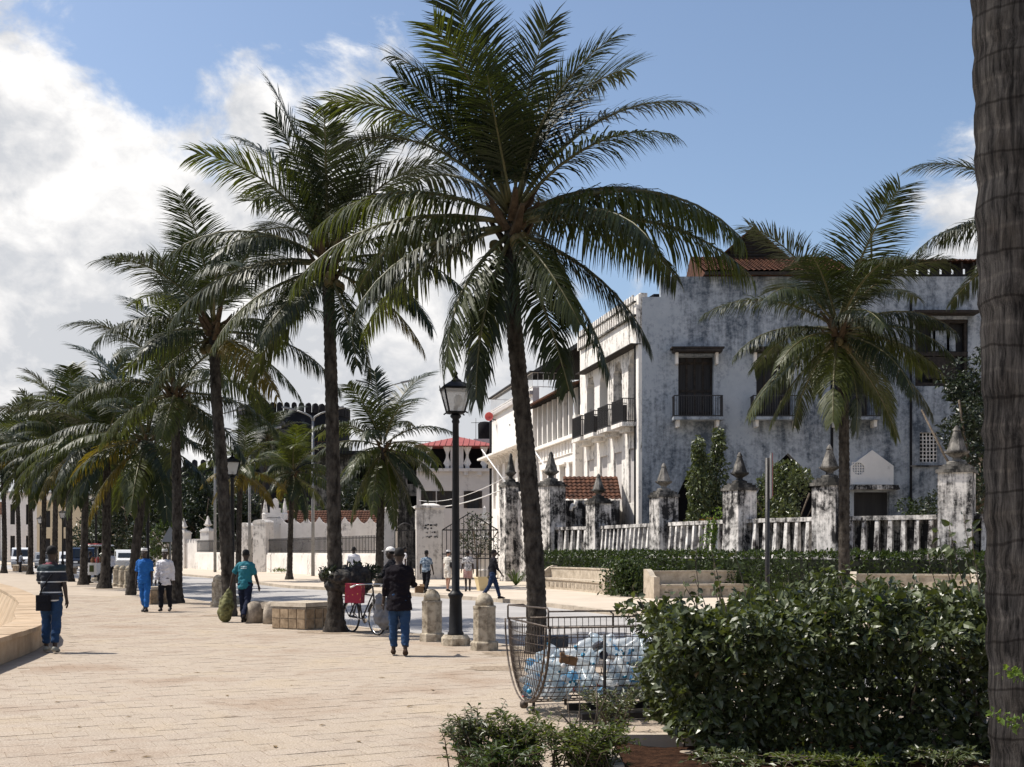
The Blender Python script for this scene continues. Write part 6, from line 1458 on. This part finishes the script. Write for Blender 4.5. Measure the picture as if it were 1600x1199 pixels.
# ------------------------------------------------------------------ people
def rot(v, piv, ax, a): return piv + Matrix.Rotation(a, 3, ax) @ (Vector(v) - piv)
def person(loc, yaw, H, label, legs=(18, 8, -16, 22), armL=(10, 8, 15), armR=(-10, 8, 15), lean=3, skin='skin', top='cloth_black', bottom='jeans', shoes='shoe_black', sleeve=.6, leglen=1.0, hem=.86, hair='hair', cap=None, capshape='kofia', voxel=.016, eyes=False, longcoat=0, headturn=0, tilt=0, group='people walking on the promenade', bulk=1.0):
    root = empty('person', loc, yaw, label, 'person', group, H / 1.75)
    PZ = Vector((0, 0, .93)); ln = R(-lean)
    def T_(v): return rot(v, PZ, 'X', ln)
    J = {}
    for s, (a, k), nm in ((-1, legs[0:2], 'L'), (1, legs[2:4], 'R')):
        hip = Vector((s * .092, 0, .91)); a1, a2 = R(a), R(a - k); kn = hip + Vector((s * .008, sin(a1), -cos(a1))) * .42; an = kn + Vector((0, sin(a2), -cos(a2))) * .42
        fp = R(min(0, (a - k)) * .7); toe = an + Vector((s * .03, cos(fp), sin(fp))) * .17 + Vector((0, 0, -.05)); heel = an + Vector((0, -.05 * cos(fp), -.05)) ; J['leg' + nm] = (hip, kn, an, heel, toe)
    low = min(min(J[k][3].z, J[k][4].z) for k in ('legL', 'legR')) - .03; dz = Vector((0, 0, -low))
    for k in ('legL', 'legR'): J[k] = tuple(p + dz for p in J[k])
    def TT(v): return T_(v) + dz
    for s, (sw, ab, el), nm in ((-1, armL, 'L'), (1, armR, 'R')):
        sh = Vector((s * .172, 0, 1.385)); a, b = R(sw), R(ab); u = Vector((s * sin(b), sin(a) * cos(b), -cos(a) * cos(b))); e = sh + u * .285
        a2 = R(sw + el); inn = -.25 * s * max(0, min(1, (el - 40) / 60)); fdir = Vector((s * sin(b) * .6 + inn, sin(a2), -cos(a2))).normalized(); w = e + fdir * .255; h = w + fdir * .08
        J['arm' + nm] = tuple(TT(p) for p in (sh, e, w, h)); J['hd' + nm] = (TT(h) - TT(w)).normalized()
    g = bulk
    tor = [(.86, .15, .105), (.93, .162, .115), (1.03, .145, .105), (1.14, .142, .10), (1.26, .16, .108), (1.36, .166, .106), (1.42, .135, .088), (1.46, .085, .07), (1.50, .056, .058), (1.56, .053, .056)]
    body = MB(); body.tube([TT((0, 0, z)) for z, a, b in tor], [(a * g, b * g) for z, a, b in tor], 14, True, True, (1, 0, 0))
    hd = TT((0, .012, 1.635)); ht = Matrix.Translation(hd) @ Matrix.Rotation(R(headturn), 4, 'Z') @ Matrix.Rotation(R(-tilt), 4, 'X')
    hm = MB(ht); hm.lathe([(.01, -.125), (.045, -.118), (.062, -.09), (.070, -.04), (.076, .02), (.074, .065), (.058, .10), (.03, .12), (.005, .126)], 14, (0, 0, 0), True, 0, 1.0, 1.24); b0 = len(body.v); body.v += hm.v; body.f += [tuple(b0 + i for i in q) for q in hm.f]; body.sm += hm.sm
    def part(mb, m4, fn): 
        q = MB(m4); fn(q); b0 = len(mb.v); mb.v += q.v; mb.f += [tuple(b0 + i for i in f) for f in q.f]; mb.sm += q.sm
    part(body, ht, lambda q: q.tube([(0, .085, .02), (0, .112, -.022), (0, .09, -.036)], [.010, .017, .012], 6))
    for s in (-1, 1): part(body, ht, lambda q: q.tube([(s * .074, 0, .03), (s * .088, -.012, .0), (s * .076, 0, -.04)], [.010, .02, .010], 6))
    part(body, ht, lambda q: q.tube([(-.025, .088, -.068), (0, .096, -.066), (.025, .088, -.068)], [.006, .011, .006], 6))
    for nm in 'LR':
        hp, kn, an, he, to = J['leg' + nm]; body.tube([hp + Vector((0, 0, .05)), hp.lerp(kn, .35), kn, kn.lerp(an, .3), an], [.085, .078, .055, .056, .036], 10); body.tube([he + Vector((0, 0, .01)), an.lerp(to, .35) + Vector((0, 0, .0)), to], [.032, .038, .026], 8)
        sh, e, w, h = J['arm' + nm]; body.tube([sh + Vector(((.03 if nm == 'L' else -.03), 0, 0)), sh.lerp(e, .4), e, e.lerp(w, .3), w], [.058, .048, .039, .038, .026], 10); body.tube([w, w.lerp(h, .6), h], [(.026, .026), (.036, .022), (.030, .018)], 8)
    ob = body.build('body', M[skin], root)
    # fingers join the palm
    ex = MB()
    for nm, s in (('L', -1), ('R', 1)):
        sh, e, w, h = J['arm' + nm]; d = J['hd' + nm]; sd = d.cross(Vector((1, 0, 0))); sd = sd.normalized() if sd.length > .2 else Vector((0, 1, 0)); cu = d.cross(sd).normalized() * (1 if True else 1)
        if cu.x * s > 0: cu = -cu
        for k, (o_, l_) in enumerate(((-.027, .062), (-.009, .078), (.010, .074), (.027, .055))):
            p0 = h.lerp(w, .12) + sd * o_; ex.tube([p0, p0 + d * l_ * .5 + cu * .004, p0 + d * l_ * .9 + cu * .022], [.0095, .0088, .006], 6)
        p0 = w.lerp(h, .35) + sd * .028; ex.tube([p0, p0 + sd * .025 + d * .03 + cu * .01, p0 + sd * .03 + d * .062 + cu * .02], [.012, .0105, .007], 6)
    REM.append((ob, voxel * .85, 3, ex, 0, 0))
    # shirt
    sh_ = MB(); st = [(hem, .175 + longcoat, .13 + longcoat)] + [(z, a + .024, b + .024) for z, a, b in tor[1:7] if z > hem] + [(1.452, .105, .085), (1.485, .072, .070)]
    sh_.tube([TT((0, 0, z)) for z, a, b in st], [(a * g, b * g) for z, a, b in st], 16, True, True, (1, 0, 0))
    for nm in 'LR':
        sh, e, w, h = J['arm' + nm]; s0 = sh + Vector(((.07 if nm == 'L' else -.07), 0, .035))
        if sleeve <= 1: end = sh.lerp(e, sleeve + .12); sh_.tube([s0, sh, sh.lerp(e, .5 * sleeve), end], [.062, .066, .066, .066], 10)
        else: end = e.lerp(w, sleeve - 1); sh_.tube([s0, sh, sh.lerp(e, .5), e, e.lerp(w, .5 * (sleeve - 1)), end], [.062, .065, .062, .056, .052, .045], 10)
    so = sh_.build('shirt', M[top], root); REM.append((so, voxel, 2, None, .019, len(REM)))
    # trousers or shorts
    tr = MB(); tz = [(.845, .165, .125), (.90, .172, .128), (.97, .165, .122), (1.0, .155, .115)]
    tr.tube([TT((0, 0, z)) for z, a, b in tz], [(a * g, b * g) for z, a, b in tz], 14, True, True, (1, 0, 0))
    for nm in 'LR':
        hp, kn, an, he, to = J['leg' + nm]; P = [hp + Vector((0, 0, .05)), hp.lerp(kn, .45), kn]; Rd = [.102, .096, .076]
        if leglen >= .6: P += [kn.lerp(an, .5), kn.lerp(an, min(1.0, (leglen - .5) * 2 * .97))]; Rd += [.070, .062]
        else: P[-1] = hp.lerp(kn, leglen * 2); Rd = [.105, .104, .098]
        tr.tube(P, Rd, 12)
    to_ = tr.build('shorts' if leglen < .6 else 'trousers', M[bottom], root); REM.append((to_, voxel, 2, None, .019, len(REM)))
    for nm in 'LR':
        hp, kn, an, he, to = J['leg' + nm]; d = (to - he); d.normalize()
        s_ = MB().tube([he - d * .02, he + d * .03 + Vector((0, 0, .02)), he.lerp(to, .5) + Vector((0, 0, .018)), he.lerp(to, .85), to + d * .025], [(.036, .032), (.043, .05), (.045, .043), (.046, .032), (.025, .018)], 10, True, True, (1, 0, 0)).build('shoe', M[shoes], root, False)
    if hair:
        MB(ht).lathe([(.070, -.015), (.0795, .025), (.079, .07), (.064, .107), (.034, .128), (.003, .135)], 16, (0, -.012, 0), True, 0, 1.03, 1.2).build('hair', M[hair], root)
    if cap:
        if capshape == 'kofia': MB(ht).lathe([(.083, .055), (.085, .07), (.080, .128), (.07, .136), (.003, .138)], 18, (0, -.004, 0), True, 0, 1.0, 1.22).build('cap', M[cap], root)
        else:
            c_ = MB(ht).lathe([(.088, .045), (.09, .07), (.075, .115), (.04, .14), (.003, .147)], 18, (0, -.004, 0), True, 0, 1.0, 1.2).build('cap', M[cap], root)
            MB(ht).prism([(-.07, .07), (.07, .07), (.065, .15), (.03, .185), (-.03, .185), (-.065, .15)], .046, .056).build('brim', M[cap], c_)
    if eyes:
        for s in (-1, 1): MB(ht).lathe([(.001, -.009), (.009, 0), (.001, .009)], 8, (s * .03, .081, .012)).build('eye', M['eye_white'], root)
    return root, J
def at(px, py): g = G(px, py); return (g.x, g.y, 0)
person(at(80, 1020), R(4), 1.76, 'man in dark striped polo and blue jeans walking away by the sea wall', (6, 5, -4, 8), (28, 12, 92), (-4, 10, 12), 2, top='polo_stripe', bottom='jeans', shoes='shoe_grey', sleeve=.72, leglen=.94, hem=.83, bulk=1.04)
bg = empty('shoulder_bag', Vector(at(73, 1020)) + Vector((.0, -.09, .88)), 0, 'black shoulder bag at the hip of the striped polo man', 'bag', None, .85)
MB().prism([(-.13, -.02), (-.15, -.06), (-.11, -.12), (.11, -.125), (.15, -.06), (.13, -.02)], -.2, .1).build('pouch', M['cloth_black'], bg); MB().prism([(-.12, -.06), (-.115, -.135), (.115, -.14), (.12, -.06)], -.03, .11).build('flap', M['cloth_black'], bg)
MB().tube([(-.10, -.02, .08), (-.02, -.06, .25), (.16, -.05, .52)], .014, 5).build('strap', M['cloth_black'], bg)
person(at(226, 957), R(178), 1.76, 'man in bright blue uniform and grey cap walking toward us', (12, 6, -10, 16), (6, 9, 12), (-8, 9, 14), 2, top='cloth_blue', bottom='cloth_blue', sleeve=.8, leglen=.95, hem=.78, cap='cap_white', eyes=True, bulk=1.05)
person(at(258, 956), R(184), 1.73, 'man in white long-sleeved shirt and cap walking beside the blue uniform', (-8, 14, 10, 6), (-6, 9, 12), (6, 9, 10), 2, top='cloth_white', bottom='cloth_black', sleeve=1.92, leglen=1.0, hem=.74, cap='cap_grey', eyes=True, longcoat=.02)
p4, j4 = person(at(383, 973), R(-8), 1.74, 'man in teal t-shirt walking away dragging a green sack', (12, 6, -14, 26), (4, 30, 8), (14, 14, 10), 4, top='tee_teal', bottom='cloth_navy', sleeve=.7, hem=.80, leglen=1.0)
p5, j5 = person(at(624, 1025), R(6), 1.73, 'man in dark maroon shirt and jeans walking away near bicycle', (8, 6, -6, 12), (2, 12, 14), (24, 14, 85), 3, top='cloth_maroon', bottom='jeans', shoes='shoe_brown', sleeve=1.6, hem=.72, longcoat=.035, leglen=.95, bulk=1.05)
person(at(615.5, 985), R(70), 1.76, 'man in white hard cap standing behind the bicycle', (4, 4, -4, 4), (30, 14, 70), (40, 10, 60), 6, top='cloth_black', bottom='jeans_dark', sleeve=1.4, cap='cap_white', capshape='peak', group='people across the road')
person((Q(553, 0, 47).x, 47, 0), R(10), 1.86, 'man in white t-shirt seen from behind above the bicycle load', (8, 5, -6, 8), (2, 14, 6), (-2, 14, 6), 2, top='cloth_white', bottom='cloth_navy', group='people across the road', voxel=.022)
person((Q(631, 0, 60).x, 60, 0), R(-60), 1.9, 'man in white shirt at the arched side gate', (8, 5, -6, 8), (10, 10, 20), (-6, 10, 10), 2, top='cloth_white', bottom='cloth_grey', group='people across the road', voxel=.022)
person(at(666, 927), R(-12), 1.75, 'man in grey plaid shirt walking to the white pier', (14, 6, -14, 26), (-6, 14, 40), (10, 12, 8), 2, top='shirt_plaid', bottom='cloth_black', leglen=1.0, group='people across the road', voxel=.02)
person(at(700, 924.5), R(-35), 1.72, 'person in white shirt, cap and shorts with dark backpack', (8, 5, -6, 8), (4, 10, 20), (-4, 10, 20), 2, skin='skin_pale', top='cloth_cream', bottom='cloth_cream', leglen=.42, cap='cap_white', group='people across the road', voxel=.02)
bp_ = empty('backpack', Vector(at(708, 924.5)) + Vector((.02, -.1, 1.22)), R(-35), 'dark backpack on the person in white shorts', 'backpack'); MB().box((0, 0, 0), (.28, .17, .42), taper=.85).build('pack', M['cloth_black'], bp_); MB().box((0, -.1, -.07), (.2, .06, .2)).build('pocket', M['cloth_black'], bp_)
person(at(731, 924.5), R(8), 1.72, 'person in printed shirt and shorts walking through the gate', (-8, 12, 10, 5), (4, 12, 30), (-4, 10, 20), 2, skin='skin', top='shirt_print', bottom='cloth_pink', leglen=.42, group='people across the road', voxel=.02)
person(at(770, 937), R(-75), 1.78, 'man in black shirt and jeans striding across before the gate', (22, 6, -20, 14), (-16, 8, 14), (20, 10, 18), 3, top='cloth_black', bottom='jeans_dark', sleeve=1.3, group='people across the road', voxel=.02)
person((Q(139, 0, 61.5).x, 61.5, 0), R(-70), 1.68, 'vendor in dark clothes left of the handcart', (5, 5, -5, 5), (30, 10, 60), (20, 10, 60), 5, top='cloth_black', bottom='cloth_black', group='people at the handcart', voxel=.024)
person((Q(176, 0, 60).x, 60, 0), R(70), 1.72, 'man in white shirt and dark trousers right of the handcart', (6, 5, -6, 8), (20, 8, 40), (10, 8, 30), 3, top='cloth_white', bottom='cloth_black', group='people at the handcart', voxel=.024)
person((Q(32, 0, 93).x, 93, 0), R(-40), 1.6, 'distant person by the farthest stone seat', (6, 5, -6, 8), (20, 8, 40), (10, 8, 30), 5, top='cloth_grey', bottom='cloth_black', group='people at the handcart', voxel=.026)
# the sack the man in teal drags
hl = Matrix.Translation(p4.location) @ Matrix.Rotation(p4.rotation_euler.z, 4, 'Z') @ Matrix.Scale(p4.scale.x, 4) @ j4['armL'][3]
bpt = Vector((Q(352, 0, hl.y).x, hl.y - .05, .24)); dv = hl - bpt
blob('green_sack', [(bpt - bpt, (.18, .17, .24)), (dv * .28, (.19, .17, .24)), (dv * .50, (.15, .13, .2)), (dv * .72, (.09, .08, .16)), (dv * .9, (.045, .04, .12)), (dv * .98, (.03, .03, .05))], M['sack_green'], 'bulging yellow-green sack held by the man in teal', 'sack', bpt, 0, .02, .034, 5)
# ------------------------------------------------------------------ turn the rough lofts into continuous surfaces
for o, vx, it, ex, lump, seed in REM:
    md = o.modifiers.new('r', 'REMESH'); md.mode = 'VOXEL'; md.voxel_size = vx; md.use_smooth_shade = True
    sm = o.modifiers.new('s', 'SMOOTH'); sm.factor = .5; sm.iterations = it
bpy.context.view_layer.update(); dg = bpy.context.evaluated_depsgraph_get(); NEW = []
for o, vx, it, ex, lump, seed in REM: NEW.append(bpy.data.meshes.new_from_object(o.evaluated_get(dg)))
from mathutils import noise as mnoise
for (o, vx, it, ex, lump, seed), me in zip(REM, NEW):
    m0 = o.data.materials[0]; o.modifiers.clear(); bm = bmesh.new(); bm.from_mesh(me)
    if lump:
        off = Vector((seed * 3.1, seed * 1.7, seed * .9)); bm.normal_update()
        for v in bm.verts:
            q = Vector((v.co.x * 9, v.co.y * 9, v.co.z * 14)) if lump < .03 else v.co * 7; v.co += v.normal * lump * (mnoise.noise(q + off) + .5 * mnoise.noise(q * 2.3 + off))
    if ex:
        vv = [bm.verts.new(p) for p in ex.v]
        for f in ex.f:
            try: bm.faces.new([vv[i] for i in f]).smooth = True
            except ValueError: pass
    bm.to_mesh(me); bm.free()
    for p in me.polygons: p.use_smooth = True
    me.materials.clear(); me.materials.append(m0); me.name = o.name; o.data = me
